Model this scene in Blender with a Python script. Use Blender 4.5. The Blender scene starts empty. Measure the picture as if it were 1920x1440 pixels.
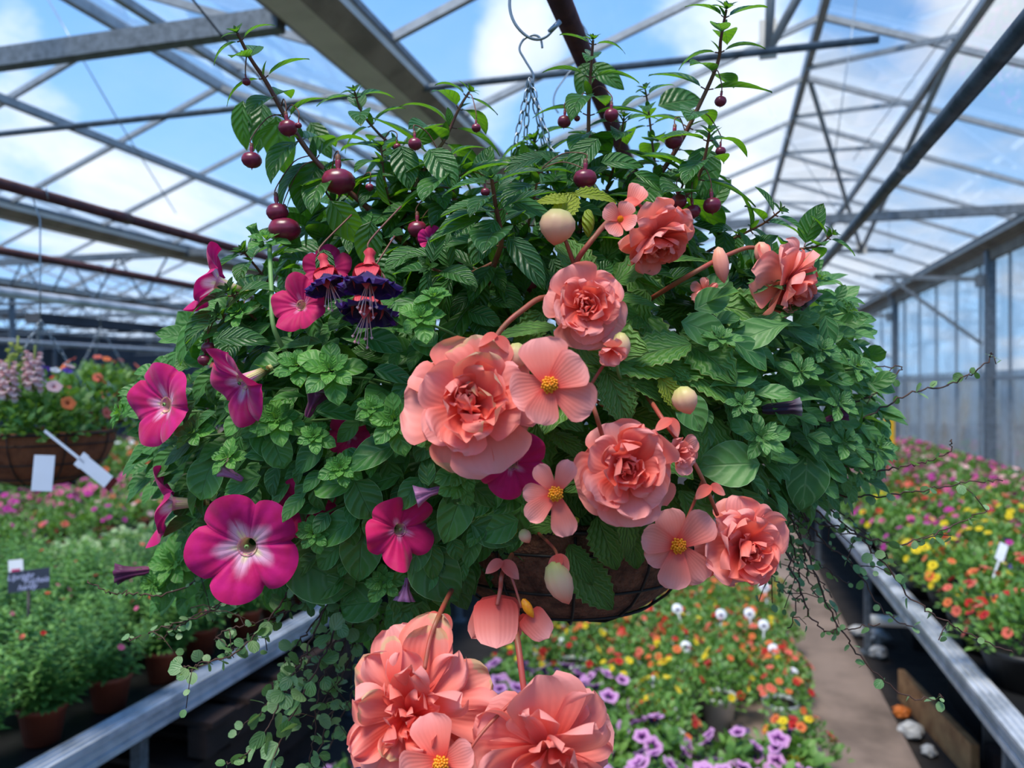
import bpy, math, random
import numpy as np
from mathutils import Vector
rnd = random.Random(7); rs = np.random.RandomState(11)
SC = bpy.context.scene; COL = SC.collection; PI = math.pi
# ---------------- camera: phone wide lens, level, turned 15 degrees left of the house's length
F = 1440.0; CW, CH = 960.0, 720.0; YAW = math.radians(15.2); EYE = np.array([0, 0, 1.6])
RT = np.array([math.cos(YAW), math.sin(YAW), 0]); FW = np.array([-math.sin(YAW), math.cos(YAW), 0]); UP = np.array([0, 0, 1.0])
cd = bpy.data.cameras.new('camera'); cam = bpy.data.objects.new('camera', cd); COL.objects.link(cam)
cam.location = EYE; cam.rotation_euler = (PI/2, 0, YAW); cd.sensor_width = 36; cd.lens = 27; cd.clip_start = .02; cd.clip_end = 400
cd.dof.use_dof = True; cd.dof.focus_distance = .68; cd.dof.aperture_fstop = 5.6
SC.camera = cam
SC.view_settings.view_transform = 'Standard'; SC.view_settings.look = 'None'; SC.view_settings.gamma = 1; SC.view_settings.use_curve_mapping = False
SC.view_settings.exposure = 0.68
SC.cycles.transparent_max_bounces = 32; SC.cycles.max_bounces = 7; SC.cycles.diffuse_bounces = 3; SC.cycles.transmission_bounces = 4; SC.cycles.glossy_bounces = 2
SC.cycles.use_denoising = True
def hx(h):
    c = [int(h[i:i+2], 16)/255 for i in (1, 3, 5)]
    return tuple((x/12.92 if x <= .04045 else ((x+.055)/1.055)**2.4) for x in c) + (1,)
class NT:
    def __init__(s, nt): s.t = nt; nt.nodes.clear()
    def n(s, typ, props={}, ins={}):
        x = s.t.nodes.new(typ)
        for k, v in props.items(): setattr(x, k, v)
        for k, v in ins.items():
            if isinstance(v, bpy.types.NodeSocket): s.t.links.new(v, x.inputs[k])
            else: x.inputs[k].default_value = v
        return x
    def m(s, op, a, b=0.0, c=None, clamp=False):
        x = s.n('ShaderNodeMath', {'operation': op, 'use_clamp': clamp}, {0: a, 1: b})
        if c is not None:
            if isinstance(c, bpy.types.NodeSocket): s.t.links.new(c, x.inputs[2])
            else: x.inputs[2].default_value = c
        return x.outputs[0]
    def mix(s, f, a, b, mode='MIX'):
        x = s.n('ShaderNodeMix', {'data_type': 'RGBA', 'blend_type': mode}, {0: f, 6: a, 7: b}); return x.outputs[2]
    def ss(s, v, a, b):
        x = s.n('ShaderNodeMapRange', {'interpolation_type': 'SMOOTHSTEP', 'clamp': True}, {0: v, 1: a, 2: b, 3: 0.0, 4: 1.0}); return x.outputs[0]
    def noise(s, vec, scale, detail=3, rough=.5, dist=0.0):
        x = s.n('ShaderNodeTexNoise', {}, {'Scale': scale, 'Detail': detail, 'Roughness': rough, 'Distortion': dist})
        if vec is not None: s.t.links.new(vec, x.inputs['Vector'])
        return x.outputs[0]
# ---------------- world: blue sky with drifting cumulus, by direction
w = bpy.data.worlds.new('sky'); SC.world = w; w.use_nodes = True; T = NT(w.node_tree)
tc = T.n('ShaderNodeTexCoord').outputs['Generated']
sx = T.n('ShaderNodeSeparateXYZ', {}, {0: tc}); zz = T.m('MAXIMUM', sx.outputs[2], 0.0)
den = T.m('ADD', zz, .22)
cv = T.n('ShaderNodeCombineXYZ', {}, {0: T.m('DIVIDE', sx.outputs[0], den), 1: T.m('DIVIDE', sx.outputs[1], den), 2: 3.3})
n1 = T.noise(cv.outputs[0], 1.35, 7, .56, .25)
def sdir(px, py):
    v = RT*(px-CW)/F + UP*(CH-py)/F + FW; return v/np.linalg.norm(v)
bias = None
for px, py, rad, amt in [(1580, 250, .42, .22), (1980, 120, .22, .08), (380, 390, .20, .20), (150, 330, .16, .13), (990, 60, .075, .22), (930, 130, .05, .12), (900, 260, .09, .12), (40, 60, .06, .12), (1360, 150, .16, .18),
                         (300, 170, .20, -.26), (760, 80, .13, -.20), (1190, 90, .13, -.20), (1010, 215, .07, -.12), (1890, 190, .09, -.20), (1590, 5, .10, -.16), (1800, 390, .13, -.20), (1850, 30, .06, .1), (550, 60, .1, -.1)]:
    d = sdir(px, py)
    dp = T.n('ShaderNodeVectorMath', {'operation': 'DISTANCE'}, {0: tc, 1: tuple(d)}).outputs['Value']
    g = T.m('MULTIPLY', T.ss(dp, rad*1.25, rad*.1), amt)
    bias = g if bias is None else T.m('ADD', bias, g)
dens = T.m('ADD', n1, bias)
cl = T.ss(dens, .53, .68)
core = T.ss(dens, .62, .84)
blue = T.mix(T.ss(zz, .0, .75), hx('#93c0ec'), hx('#4288d4'))
cloud = T.mix(core, hx('#c3d2e6'), (.80, .83, .88, 1))
n2 = T.noise(cv.outputs[0], 3.1, 4, .5)
cloud = T.mix(T.m('MULTIPLY', T.ss(n2, .45, .7), .35), cloud, hx('#9fb0c9'))
sky = T.mix(cl, blue, cloud)
ground = T.ss(sx.outputs[2], 0.0, -.05)
sky = T.mix(ground, sky, hx('#6c7064'))
bg = T.n('ShaderNodeBackground', {}, {0: sky, 1: 1.0})
T.n('ShaderNodeOutputWorld', {}, {0: bg.outputs[0]})
w.cycles.sampling_method = 'MANUAL'; w.cycles.sample_map_resolution = 512
# ---------------- sun, high behind thin cloud, over the photographer's left shoulder
sl = bpy.data.lights.new('sun', 'SUN'); so = bpy.data.objects.new('sun', sl); COL.objects.link(so)
sl.energy = 3.6; sl.angle = math.radians(22); sl.color = (1, .91, .78)
sdv = Vector(tuple(-(-FW*.42 - RT*.25 + UP*1.0))); so.rotation_euler = sdv.to_track_quat('-Z', 'Y').to_euler(); so.location = (0, 0, 12)
# ---------------- helpers
def W(px, py, d): return EYE + RT*((px-CW)/F*d) + UP*((CH-py)/F*d) + FW*d
def CV(a, b, c):
    v = RT*a + UP*b - FW*c; return v/np.linalg.norm(v)          # right, up, towards the viewer
def nz(v):
    v = np.asarray(v, float); return v/(np.linalg.norm(v)+1e-12)
ORG = {}
def tag(o, label=None, cat=None, group=None, kind=None):
    if label: o['label'] = label
    if cat: o['category'] = cat
    if group: o['group'] = group
    if kind: o['kind'] = kind
    return o
def thing(name, loc, label=None, cat=None, group=None, rz=0):
    o = bpy.data.objects.new(name, None); COL.objects.link(o); o.location = tuple(loc); o.rotation_euler = (0, 0, rz); o.empty_display_size = .02
    ORG[o] = np.array(loc, float); return tag(o, label, cat, group)
class MB:
    def __init__(s): s.V = []; s.Fc = []; s.U = []; s.M = []; s.n = 0
    def grid(s, P, uv, mi=0, closeu=False):                     # P (nv,nu,3), uv (nv,nu,2)
        nv, nu = P.shape[:2]; idx = np.arange(nv*nu).reshape(nv, nu) + s.n
        a = idx[:-1, :-1].ravel(); b = idx[:-1, 1:].ravel(); c = idx[1:, 1:].ravel(); d = idx[1:, :-1].ravel()
        f = np.stack([a, b, c, d], 1)
        if closeu:
            f = np.vstack([f, np.stack([idx[:-1, -1], idx[:-1, 0], idx[1:, 0], idx[1:, -1]], 1)])
        s.V.append(P.reshape(-1, 3)); s.U.append(uv.reshape(-1, 2)); s.Fc.append(f); s.M.append(np.full(len(f), mi)); s.n += nv*nu
    def quads(s, V, Fq, mi=0, uv=None):
        V = np.array(V, float); Fq = np.array(Fq)
        s.V.append(V); s.U.append(np.zeros((len(V), 2)) if uv is None else np.array(uv, float)); s.Fc.append(Fq+s.n); s.M.append(np.full(len(Fq), mi)); s.n += len(V)
    def box(s, c, size, ax=None, mi=0):
        A = np.eye(3) if ax is None else np.array(ax); h = np.array(size)/2
        V = [np.array(c, float) + sum(A[k]*h[k]*sg[k] for k in range(3)) for sg in [(-1,-1,-1),(1,-1,-1),(1,1,-1),(-1,1,-1),(-1,-1,1),(1,-1,1),(1,1,1),(-1,1,1)]]
        s.quads(V, [[0,3,2,1],[4,5,6,7],[0,1,5,4],[1,2,6,5],[2,3,7,6],[3,0,4,7]], mi)
    def bar(s, p, q, wd, ht, mi=0, up=(0, 0, 1)):
        p = np.array(p, float); q = np.array(q, float); y = nz(q-p); x = np.cross(y, up)
        if np.linalg.norm(x) < 1e-4: x = np.array([1., 0, 0])
        x = nz(x); z = np.cross(x, y); s.box((p+q)/2, (wd, np.linalg.norm(q-p), ht), (x, y, z), mi)
    def tube(s, pts, r, n=8, mi=0, cap=True):
        P = np.array(pts, float); k = len(P); R = np.full(k, r, float) if np.isscalar(r) else np.array(r, float)
        T_ = np.gradient(P, axis=0); T_ /= (np.linalg.norm(T_, axis=1)[:, None]+1e-12)
        a = np.cross(T_[0], [0, 0, 1.]);
        if np.linalg.norm(a) < .1: a = np.cross(T_[0], [1., 0, 0])
        a = nz(a); th = np.arange(n)/n*2*PI; rings = []
        for i in range(k):
            a = nz(a - T_[i]*np.dot(a, T_[i])); b = np.cross(T_[i], a)
            rings.append(P[i] + R[i]*(np.cos(th)[:, None]*a + np.sin(th)[:, None]*b))
        if cap: rings = [np.repeat(P[:1], n, 0)] + rings + [np.repeat(P[-1:], n, 0)]
        G = np.array(rings); uv = np.zeros(G.shape[:2]+(2,)); uv[..., 1] = np.linspace(0, 1, len(G))[:, None]; uv[..., 0] = np.arange(n)/n
        s.grid(G, uv, mi, True)
    def lathe(s, c, ax, prof, n=16, mi=0, lob=0, lobn=8):        # prof: (r, h) along ax
        ax = nz(ax); a = np.cross(ax, [0.3, .5, .8]); a = nz(a); b = np.cross(ax, a); th = np.arange(n)/n*2*PI
        wob = 1+lob*np.cos(th*lobn)
        G = np.array([np.array(c)+ax*h+r*(np.cos(th)*wob)[:, None]*a+r*(np.sin(th)*wob)[:, None]*b for r, h in prof])
        uv = np.zeros(G.shape[:2]+(2,)); uv[..., 1] = np.linspace(0, 1, len(G))[:, None]; uv[..., 0] = th/2/PI
        s.grid(G, uv, mi, True)
    def mesh(s, name, mats, org=None, smooth=True):
        V = np.vstack(s.V); 
        if org is not None: V = V-np.array(org)
        Fq = np.vstack(s.Fc); U = np.vstack(s.U); M = np.concatenate(s.M)
        me = bpy.data.meshes.new(name); me.vertices.add(len(V)); me.vertices.foreach_set('co', V.ravel())
        me.loops.add(Fq.size); me.loops.foreach_set('vertex_index', Fq.ravel().astype('i4'))
        me.polygons.add(len(Fq)); me.polygons.foreach_set('loop_start', (np.arange(len(Fq))*4).astype('i4'))
        me.polygons.foreach_set('material_index', M.astype('i4'))
        me.polygons.foreach_set('use_smooth', np.full(len(Fq), smooth))
        ul = me.uv_layers.new(name='uv'); ul.data.foreach_set('uv', U[Fq.ravel()].ravel())
        for m_ in (mats if isinstance(mats, (list, tuple)) else [mats]): me.materials.append(m_)
        me.update(calc_edges=True); me.validate(); return me
    def obj(s, name, mats, parent=None, smooth=True, at=None):
        po = ORG[parent] if parent is not None else np.zeros(3)
        V = np.vstack(s.V); o_ = at if at is not None else (po if parent is not None else (V.min(0)+V.max(0))/2)
        o_ = np.array(o_, float)
        o = bpy.data.objects.new(name, s.mesh(name, mats, o_, smooth)); COL.objects.link(o)
        if parent is not None: o.parent = parent
        o.location = tuple(o_-po); ORG[o] = o_; return o
def put(name, me, loc, parent=None, rot=None, sc=1):
    o = bpy.data.objects.new(name, me); COL.objects.link(o)
    if parent is not None: o.parent = parent
    o.location = tuple(loc); o.scale = (sc, sc, sc)
    if rot is not None: o.rotation_euler = rot
    return o
_nu, _nv = {}, {}
def leafgrid(base, dr, nm, L, Wd, prof, k=.5, fold=.25, ruf=0., ruk=6, nu=5, nv=7, ph=None, twist=0., v0=0., v1=1., ser=0.):
    u = np.linspace(-1, 1, nu)[None, :]; v = np.linspace(0, 1, nv)[:, None]
    if ph is None: ph = rnd.random()*6
    wv = np.clip(prof(v), 0.0, None)*Wd*.5
    if ser: wv = wv*(1+ser*((np.arange(nv)[:, None] % 2)*2-1))
    kk = k if abs(k) > 1e-3 else 1e-3
    y = L*np.sin(kk*v)/kk + 0*u; z = -L*(1-np.cos(kk*v))/kk + 0*u
    x = u*wv; z = z + fold*(u*u if prof is PETW else np.abs(u))*wv + ruf*L*np.sin(u*ruk+ph+v*3)*v*v*(.3+np.abs(u))
    if twist: x, z = x*np.cos(twist*v)-z*np.sin(twist*v), x*np.sin(twist*v)+z*np.cos(twist*v)
    dr = nz(dr); xx = np.cross(dr, nm); xx = nz(xx); zz_ = np.cross(xx, dr)
    P = np.array(base) + x[..., None]*xx + y[..., None]*dr + z[..., None]*zz_
    U = np.zeros(P.shape[:2]+(2,)); U[..., 0] = (u*.48+.5) + rnd.randrange(10); U[..., 1] = v0+(v1-v0)*v
    return P, U
OV = lambda v: np.sin(PI*np.clip(v, 0, 1)**.80)**.75                       # ovate leaf
LANC = lambda v: np.sin(PI*v**.72)**.95*(1-.2*v)
ROUND = lambda v: np.sqrt(np.clip(1-(2*v-1)**2, 0, 1))
SPAT = lambda v: np.sin(PI*np.clip(v, 0, 1)**1.25)**.6*np.clip(.25+v*1.6, 0, 1)
PETW = lambda v: np.clip(.20+1.15*v**.8, 0, 1.08)*np.clip(1-np.clip((v-.55)/.47, 0, 1)**3.2, 0, 1)**.5
PET = lambda v: np.clip(.22+1.0*v**.7, 0, 1)*np.sqrt(np.clip(1-np.clip((v-.62)/.40, 0, 1)**2.4, 0, 1))
# ---------------- materials
def mat(name):
    m = bpy.data.materials.new(name); m.use_nodes = True; return m, NT(m.node_tree)
def out(T, s): T.n('ShaderNodeOutputMaterial', {}, {0: s})
def plain(name, col, rough=.5, metal=0., var=.12, scale=20, bump=0., col2=None, spec=.5, amt=1.0):
    m, T = mat(name); tc = T.n('ShaderNodeTexCoord').outputs['Object']
    n = T.noise(tc, scale, 5, .6); c = T.mix(T.m('MULTIPLY', T.ss(n, .35, .7), amt), hx(col), hx(col2) if col2 else tuple(x*(1-var*2) for x in hx(col)[:3])+(1,))
    p = T.n('ShaderNodeBsdfPrincipled', {}, {'Base Color': c, 'Roughness': rough, 'Metallic': metal, 'Specular IOR Level': spec})
    if bump:
        b = T.n('ShaderNodeBump', {}, {'Strength': bump, 'Distance': .01, 'Height': T.noise(tc, scale*3, 4)}); T.t.links.new(b.outputs[0], p.inputs['Normal'])
    out(T, p.outputs[0]); return m
def leafmat(name, top, light, trans, vein=None, edge=None, veins=7, slope=5, bump=.5, rough=.42, tw=.35, edgew=.465):
    m, T = mat(name); uv = T.n('ShaderNodeUVMap', {'uv_map': 'uv'}).outputs[0]; s = T.n('ShaderNodeSeparateXYZ', {}, {0: uv})
    fr = T.m('FRACT', s.outputs[0]); r = T.m('DIVIDE', T.m('FLOOR', s.outputs[0]), 10.0); v = s.outputs[1]
    au = T.m('ABSOLUTE', T.m('SUBTRACT', fr, .5))
    vv = T.m('SINE', T.m('ADD', T.m('MULTIPLY', T.noise(T.n('ShaderNodeTexCoord').outputs['Object'], 90, 2), 2.2), T.m('MULTIPLY', T.m('SUBTRACT', T.m('MULTIPLY', v, float(veins)), T.m('MULTIPLY', au, float(slope))), 2*PI)))
    sv = T.ss(vv, .75, 1.0); mid = T.ss(au, .035, .0); ve = T.m('MAXIMUM', sv, mid)
    tcn = T.n('ShaderNodeTexCoord').outputs['Object']; nn = T.noise(tcn, 55, 3)
    base = T.mix(T.m('ADD', T.m('MULTIPLY', r, .75), T.m('MULTIPLY', T.m('SUBTRACT', nn, .5), .5), clamp=True), hx(top), hx(light))
    base = T.mix(T.m('MULTIPLY', ve, .42), base, hx(vein or light))
    if edge: base = T.mix(T.m('MULTIPLY', T.ss(au, edgew, .476), .8), base, hx(edge))
    hgt = T.m('SUBTRACT', T.m('MULTIPLY', vv, .5), T.m('MULTIPLY', mid, 1.2))
    b = T.n('ShaderNodeBump', {}, {'Strength': bump, 'Distance': .0013, 'Height': T.m('ADD', hgt, T.m('MULTIPLY', nn, 2.0))})
    p = T.n('ShaderNodeBsdfPrincipled', {}, {'Base Color': base, 'Roughness': rough, 'Specular IOR Level': .45, 'Normal': b.outputs[0]})
    tcol = T.mix(T.m('MULTIPLY', ve, .5), hx(trans), hx(top))
    t = T.n('ShaderNodeBsdfTranslucent', {}, {0: tcol})
    mx = T.n('ShaderNodeMixShader', {}, {0: tw, 1: p.outputs[0], 2: t.outputs[0]}); out(T, mx.outputs[0]); return m
def petalmat(name, deep, mid_, tip, trans, tw=.32, withered=False, star=None, throat=None, veinc=.09, rough=.55):
    m, T = mat(name); uv = T.n('ShaderNodeUVMap', {'uv_map': 'uv'}).outputs[0]; s = T.n('ShaderNodeSeparateXYZ', {}, {0: uv})
    fr = T.m('FRACT', s.outputs[0]); v = s.outputs[1]; tcn = T.n('ShaderNodeTexCoord').outputs['Object']; nn = T.noise(tcn, 60, 3)
    c = T.mix(T.ss(v, .05, .55), hx(deep), hx(mid_)); c = T.mix(T.ss(v, .5, 1.0), c, hx(tip))
    ph = T.m('SINE', T.m('MULTIPLY', T.m('SUBTRACT', fr, .5), 62.0))
    c = T.mix(T.m('MULTIPLY', T.m('MULTIPLY', T.ss(ph, .2, 1.), veinc), T.ss(v, 1.1, .1)), c, hx(deep))
    if withered:
        wv = T.m('ADD', T.m('ADD', v, T.m('MULTIPLY', T.m('SUBTRACT', nn, .5), .8)), T.m('MULTIPLY', T.m('ABSOLUTE', T.m('SUBTRACT', fr, .5)), .35))
        c = T.mix(T.ss(wv, .93, 1.0), c, T.mix(nn, hx('#b88f68'), hx('#dcc09a')))
    b = T.n('ShaderNodeBump', {}, {'Strength': .10, 'Distance': .0010, 'Height': T.m('ADD', ph, T.m('MULTIPLY', nn, 6.0))})
    p = T.n('ShaderNodeBsdfPrincipled', {}, {'Base Color': c, 'Roughness': rough, 'Specular IOR Level': .3, 'Normal': b.outputs[0], 'Sheen Weight': .15})
    t = T.n('ShaderNodeBsdfTranslucent', {}, {0: hx(trans)})
    mx = T.n('ShaderNodeMixShader', {}, {0: tw, 1: p.outputs[0], 2: t.outputs[0]}); out(T, mx.outputs[0]); return m
def trumpetmat(name, limb, star, throat, dark, limb2=None, veins='#a01060', s0=.22, s1=.42, s2=.62):   # petunia: v runs tube->limb edge, u is angle/2pi
    m, T = mat(name); uv = T.n('ShaderNodeUVMap', {'uv_map': 'uv'}).outputs[0]; s = T.n('ShaderNodeSeparateXYZ', {}, {0: uv}); v = s.outputs[1]
    tcn = T.n('ShaderNodeTexCoord').outputs['Object']; nn = T.noise(tcn, 70, 4)
    lob = T.m('COSINE', T.m('MULTIPLY', s.outputs[0], 10*PI))
    vv = T.m('ADD', T.m('SUBTRACT', v, T.m('MULTIPLY', lob, .09)), T.m('MULTIPLY', T.m('SUBTRACT', nn, .5), .18))
    c = T.mix(T.ss(nn, .3, .7), hx(limb), hx(limb2 or limb))
    c = T.mix(T.ss(vv, s2+.1, s1), c, hx(star)); c = T.mix(T.ss(vv, s1+.02, s0), c, hx(throat)); c = T.mix(T.ss(v, .2, .05), c, hx(dark))
    ph = T.m('COSINE', T.m('MULTIPLY', s.outputs[0], 40*PI))
    c = T.mix(T.m('MULTIPLY', T.m('MULTIPLY', T.ss(ph, .93, 1.), .5), T.ss(v, .8, .3)), c, hx(veins))
    b = T.n('ShaderNodeBump', {}, {'Strength': .2, 'Distance': .001, 'Height': T.m('ADD', ph, T.m('MULTIPLY', nn, 4.0))})
    p = T.n('ShaderNodeBsdfPrincipled', {}, {'Base Color': c, 'Roughness': .6, 'Specular IOR Level': .25, 'Normal': b.outputs[0], 'Sheen Weight': .2})
    t = T.n('ShaderNodeBsdfTranslucent', {}, {0: c}); mx = T.n('ShaderNodeMixShader', {}, {0: .3, 1: p.outputs[0], 2: t.outputs[0]}); out(T, mx.outputs[0]); return m
def glassmat(name, tint, haze, hazecol):
    m, T = mat(name); tc_ = T.n('ShaderNodeTexCoord').outputs['Object']
    tr = T.n('ShaderNodeBsdfTransparent', {}, {0: tint}); gl = T.n('ShaderNodeBsdfGlossy', {}, {0: (1, 1, 1, 1), 1: .03})
    fz = T.n('ShaderNodeFresnel', {}, {0: 1.3}).outputs[0]
    a = T.n('ShaderNodeMixShader', {}, {0: T.m('MULTIPLY', fz, .3), 1: tr.outputs[0], 2: gl.outputs[0]})
    df = T.n('ShaderNodeBsdfDiffuse', {}, {0: hazecol}); tl = T.n('ShaderNodeBsdfTranslucent', {}, {0: hazecol})
    dd = T.n('ShaderNodeMixShader', {}, {0: .6, 1: df.outputs[0], 2: tl.outputs[0]})
    n = T.ss(T.noise(tc_, 2.2, 5), .3, .75)
    b = T.n('ShaderNodeMixShader', {}, {0: T.m('MULTIPLY', T.m('ADD', n, .4), haze), 1: a.outputs[0], 2: dd.outputs[0]}); out(T, b.outputs[0]); return m
M = {}
M['galv'] = plain('galvanised steel', '#7d8791', .55, .55, .2, 30, .1)
M['alum'] = plain('weathered aluminium', '#a3a9af', .5, .45, .12, 14, .1)
M['brightalum'] = plain('bright aluminium', '#d3d8e0', .35, .25, .12, 6, .05, col2='#8f979f')
M['whitealum'] = plain('pale aluminium gutter', '#d8d4cc', .5, .05, .08, 5, 0)
M['tan'] = plain('dirty gutter side', '#9c9080', .7, .1, .2, 5, 0)
M['greypipe'] = plain('grey steel pipe', '#5d6a76', .42, .3, .25, 22, .1)
M['brownpipe'] = plain('brown painted pipe', '#43232a', .5, .1, .3, 26, .15, col2='#5b3330')
M['wire'] = plain('steel wire', '#98a2aa', .35, .8, .1, 40)
M['darkwire'] = plain('dark coated wire', '#14171a', .5, .2, .1, 40)
M['cable'] = plain('black cable', '#15171b', .6, 0, .1, 30)
M['glass'] = glassmat('roof glass', (.96, .98, .99, 1), .07, (.80, .84, .9, 1))
M['milky'] = glassmat('clouded wall glass', (.9, .91, .9, 1), .5, (.86, .87, .86, 1))
M['concrete'] = plain('trodden concrete', '#85746a', .85, 0, .2, 2.2, .3, col2='#5d5048')
M['soilfloor'] = plain('dark earth floor', '#2e2825', .95, 0, .3, 6, .6)
M['terracotta'] = plain('terracotta plastic', '#8a3f27', .6, 0, .15, 9)
M['whitepot'] = plain('white plastic pot', '#f1f3f5', .45, 0, .05, 9)
M['blackplastic'] = plain('black plastic', '#17181a', .5, 0, .2, 9)
M['compost'] = plain('compost', '#231a14', .95, 0, .3, 60, .8)
M['whiteplastic'] = plain('white plastic', '#dfe3ee', .4, 0, .03, 9)
M['yellow'] = plain('yellow card', '#d9a914', .6, 0, .05, 9)
M['wood'] = plain('raw timber', '#c8935f', .7, 0, .15, 14, .3, col2='#a06c42')
M['darkwood'] = plain('dark stained timber', '#34221c', .8, 0, .3, 10, .3)
M['brick'] = plain('old brick', '#3d2a25', .9, 0, .3, 12, .6)
M['stone'] = plain('pale rubble', '#c9c8c6', .8, 0, .15, 12, .5)
M['orange'] = plain('orange peel', '#d5742a', .6, 0, .1, 30, .5)
M['slate'] = plain('slate blue sign', '#1c2438', .5, 0, .2, 30)
M['chalk'] = plain('chalk lettering', '#aab2dc', .8, 0, .1, 50)
M['pinkprint'] = plain('pink flower print', '#d03a78', .6, 0, .3, 120, col2='#8a1c4e')
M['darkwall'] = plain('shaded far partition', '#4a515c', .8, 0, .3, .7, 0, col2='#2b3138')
M['fence'] = plain('weathered fence boards', '#bfa27c', .9, 0, .3, .35, 0, col2='#8b98a3')
M['field'] = plain('outdoor ground', '#5f6b4e', 1, 0, .3, .3)
# ================= greenhouse shell =================
H_E = 1.6; G_X = [2.64, -1.49, -5.62, -9.75, -13.88, -18.01]; G_Z = 1.6+1.4; R_Z = 1.6+2.17; HW = 2.065
Y0, Y1 = -1.2, 34.0; tn = [0]
def trim(mb, m, smooth=False):
    tn[0] += 1; return tag(mb.obj('trim_%d' % tn[0], m, smooth=smooth), kind='structure')
b = MB(); b.box((-8, 16, -.05), (24, 38, .1)); tag(b.obj('floor', M['soilfloor'], smooth=False), kind='structure')
b = MB(); b.box((.42, 16, .012), (.74, 36, .03)); tag(b.obj('floor.001', M['concrete'], smooth=False), kind='structure')
b = MB(); b.box((-3.55+.12, 16, .012), (.5, 36, .02)); tag(b.obj('floor.002', M['concrete'], smooth=False), kind='structure')
b = MB(); b.box((20, 30, -.16), (90, 130, .1)); tag(b.obj('ground', M['field'], smooth=False), kind='structure')
# gutters: box channel with sloped sides
for i, x in enumerate(G_X):
    b = MB(); hw = .15
    prof = [(-hw, 0), (-hw*.45, -.055), (hw*.45, -.055), (hw, 0), (hw, .05), (-hw, .05)]
    for j in range(6):
        p, q = prof[j], prof[(j+1) % 6]
        b.quads([(x+p[0], Y0, G_Z+p[1]), (x+q[0], Y0, G_Z+q[1]), (x+q[0], Y1, G_Z+q[1]), (x+p[0], Y1, G_Z+p[1])], [[0, 1, 2, 3]], 1 if j in (0, 2) else 0)
    for s_ in (-1, 1): b.bar((x+s_*hw, Y0, G_Z+.055), (x+s_*hw, Y1, G_Z+.055), .02, .03, 2)
    if i == 0: b.bar((x-.02, Y0, G_Z-.10), (x-.02, Y1, G_Z-.10), .05, .12, 1)
    trim(b, [M['whitealum'], M['tan'], M['galv']])
def rx(i): return G_X[i]-HW
for i in range(5):
    b = MB(); b.bar((rx(i), Y0, R_Z+.02), (rx(i), Y1, R_Z+.02), .045, .07); trim(b, M['alum'])
    for s_ in (1, -1):                              # glass slopes
        gx = G_X[i]-.12 if s_ == 1 else G_X[i+1]+.12
        b = MB(); b.quads([(rx(i), Y0, R_Z+.045), (gx, Y0, G_Z+.085), (gx, Y1, G_Z+.085), (rx(i), Y1, R_Z+.045)], [[0, 1, 2, 3]])
        tag(b.obj('ceiling', M['glass'], smooth=False), kind='structure')
        y = 1.12; k = 0
        far = MB()
        while y < Y1:
            t_ = far if (i > 1 or y > 16) else MB()
            t_.bar((rx(i), y, R_Z+.01), (gx, y, G_Z+.05), .028, .035); 
            if t_ is not far: trim(t_, M['alum'])
            y += .94
        trim(far, M['alum'])
# mid-slope vent rail and diagonal vent stays in the near bay
b = MB(); b.bar((1.24, Y0, 1.6+1.85), (1.24, Y1, 1.6+1.85), .045, .045); trim(b, M['alum'])
b = MB(); b.bar((-4.38, Y0, 1.6+1.80), (-4.38, Y1, 1.6+1.80), .05, .05); trim(b, M['alum'])
b = MB(); b.bar((-2.75, Y0, 1.6+1.83), (-2.75, Y1, 1.6+1.83), .04, .04); trim(b, M['alum'])
for k in range(9):
    b = MB(); ya = 5.6+k*1.0; b.bar((rx(0), ya, R_Z-.01), (1.24, ya-1.02, 1.6+1.86), .022, .03); trim(b, M['alum'])
# ties and braces
def tr(p, q, wd, m='galv', ht=None):
    b = MB(); b.bar(p, q, wd, ht or wd); return trim(b, M[m])
tr((-1.62, 2.6, G_Z-.01), (-5.5, 2.6, G_Z-.01), .06, 'galv', .08)
for yy in (7.0, 13.05, 19.5):
    tr((2.6, yy, G_Z+.0), (-17.9, yy, G_Z+.0), .05, 'galv', .075)
def tubetrim(p, q, r, m='galv'):
    b = MB(); b.tube([p, q], r, 10); return trim(b, M[m], True)
tubetrim((.62, 3.4, G_Z), (-5.5, 3.4, G_Z), .016, 'greypipe')
P1 = W(1440, 96, 3.24); tubetrim(P1, (rx(0)-.35, 3.4, R_Z-.1), .02, 'alum'); tubetrim(P1, (rx(0)+.05, 3.4, R_Z), .02, 'alum')
b = MB(); b.box(P1+UP*.05, (.07, .02, .16)); trim(b, M['whitealum'])
P2 = W(1615, 470, 8.4); tubetrim(P2-RT*.9, P2+RT*.35, .02, 'greypipe')
tubetrim(P2, W(1519, 153, 5.55), .02, 'alum'); tubetrim(P2, W(1783, 102, 4.3), .022, 'alum'); b = MB(); b.box(P2+UP*.03, (.1, .03, .14)); trim(b, M['whitealum'])
# lattice girders across the neighbouring bays
for yy in (7.0, 11.4, 15.8, 20.2, 24.6):
    for g in range(1, 5):
        b = MB(); x0, x1 = G_X[g]-.1 if g > 1 else G_X[1]-.1, G_X[g+1]+.1
        if yy > 7 or g > 1:
            b.tube([(x0, yy, G_Z-.48), (x1, yy, G_Z-.48)], .02, 6); n_ = 6
            b.tube([(x0, yy, G_Z), (x1, yy, G_Z)], .02, 6)
            for k in range(n_):
                xa = x0+(x1-x0)*k/n_; xm = x0+(x1-x0)*(k+.5)/n_; xb = x0+(x1-x0)*(k+1)/n_
                b.tube([(xa, yy, G_Z), (xm, yy, G_Z-.48)], .012, 5); b.tube([(xm, yy, G_Z-.48), (xb, yy, G_Z)], .012, 5)
            trim(b, M['greypipe'])
for g in range(1, 6):
    for yy in (4.35, 8.7, 13.05, 17.4, 21.8):
        if g == 1 and yy < 5: continue
        tr((G_X[g], yy, 0), (G_X[g], yy, G_Z-.05), .06, 'galv')
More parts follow.
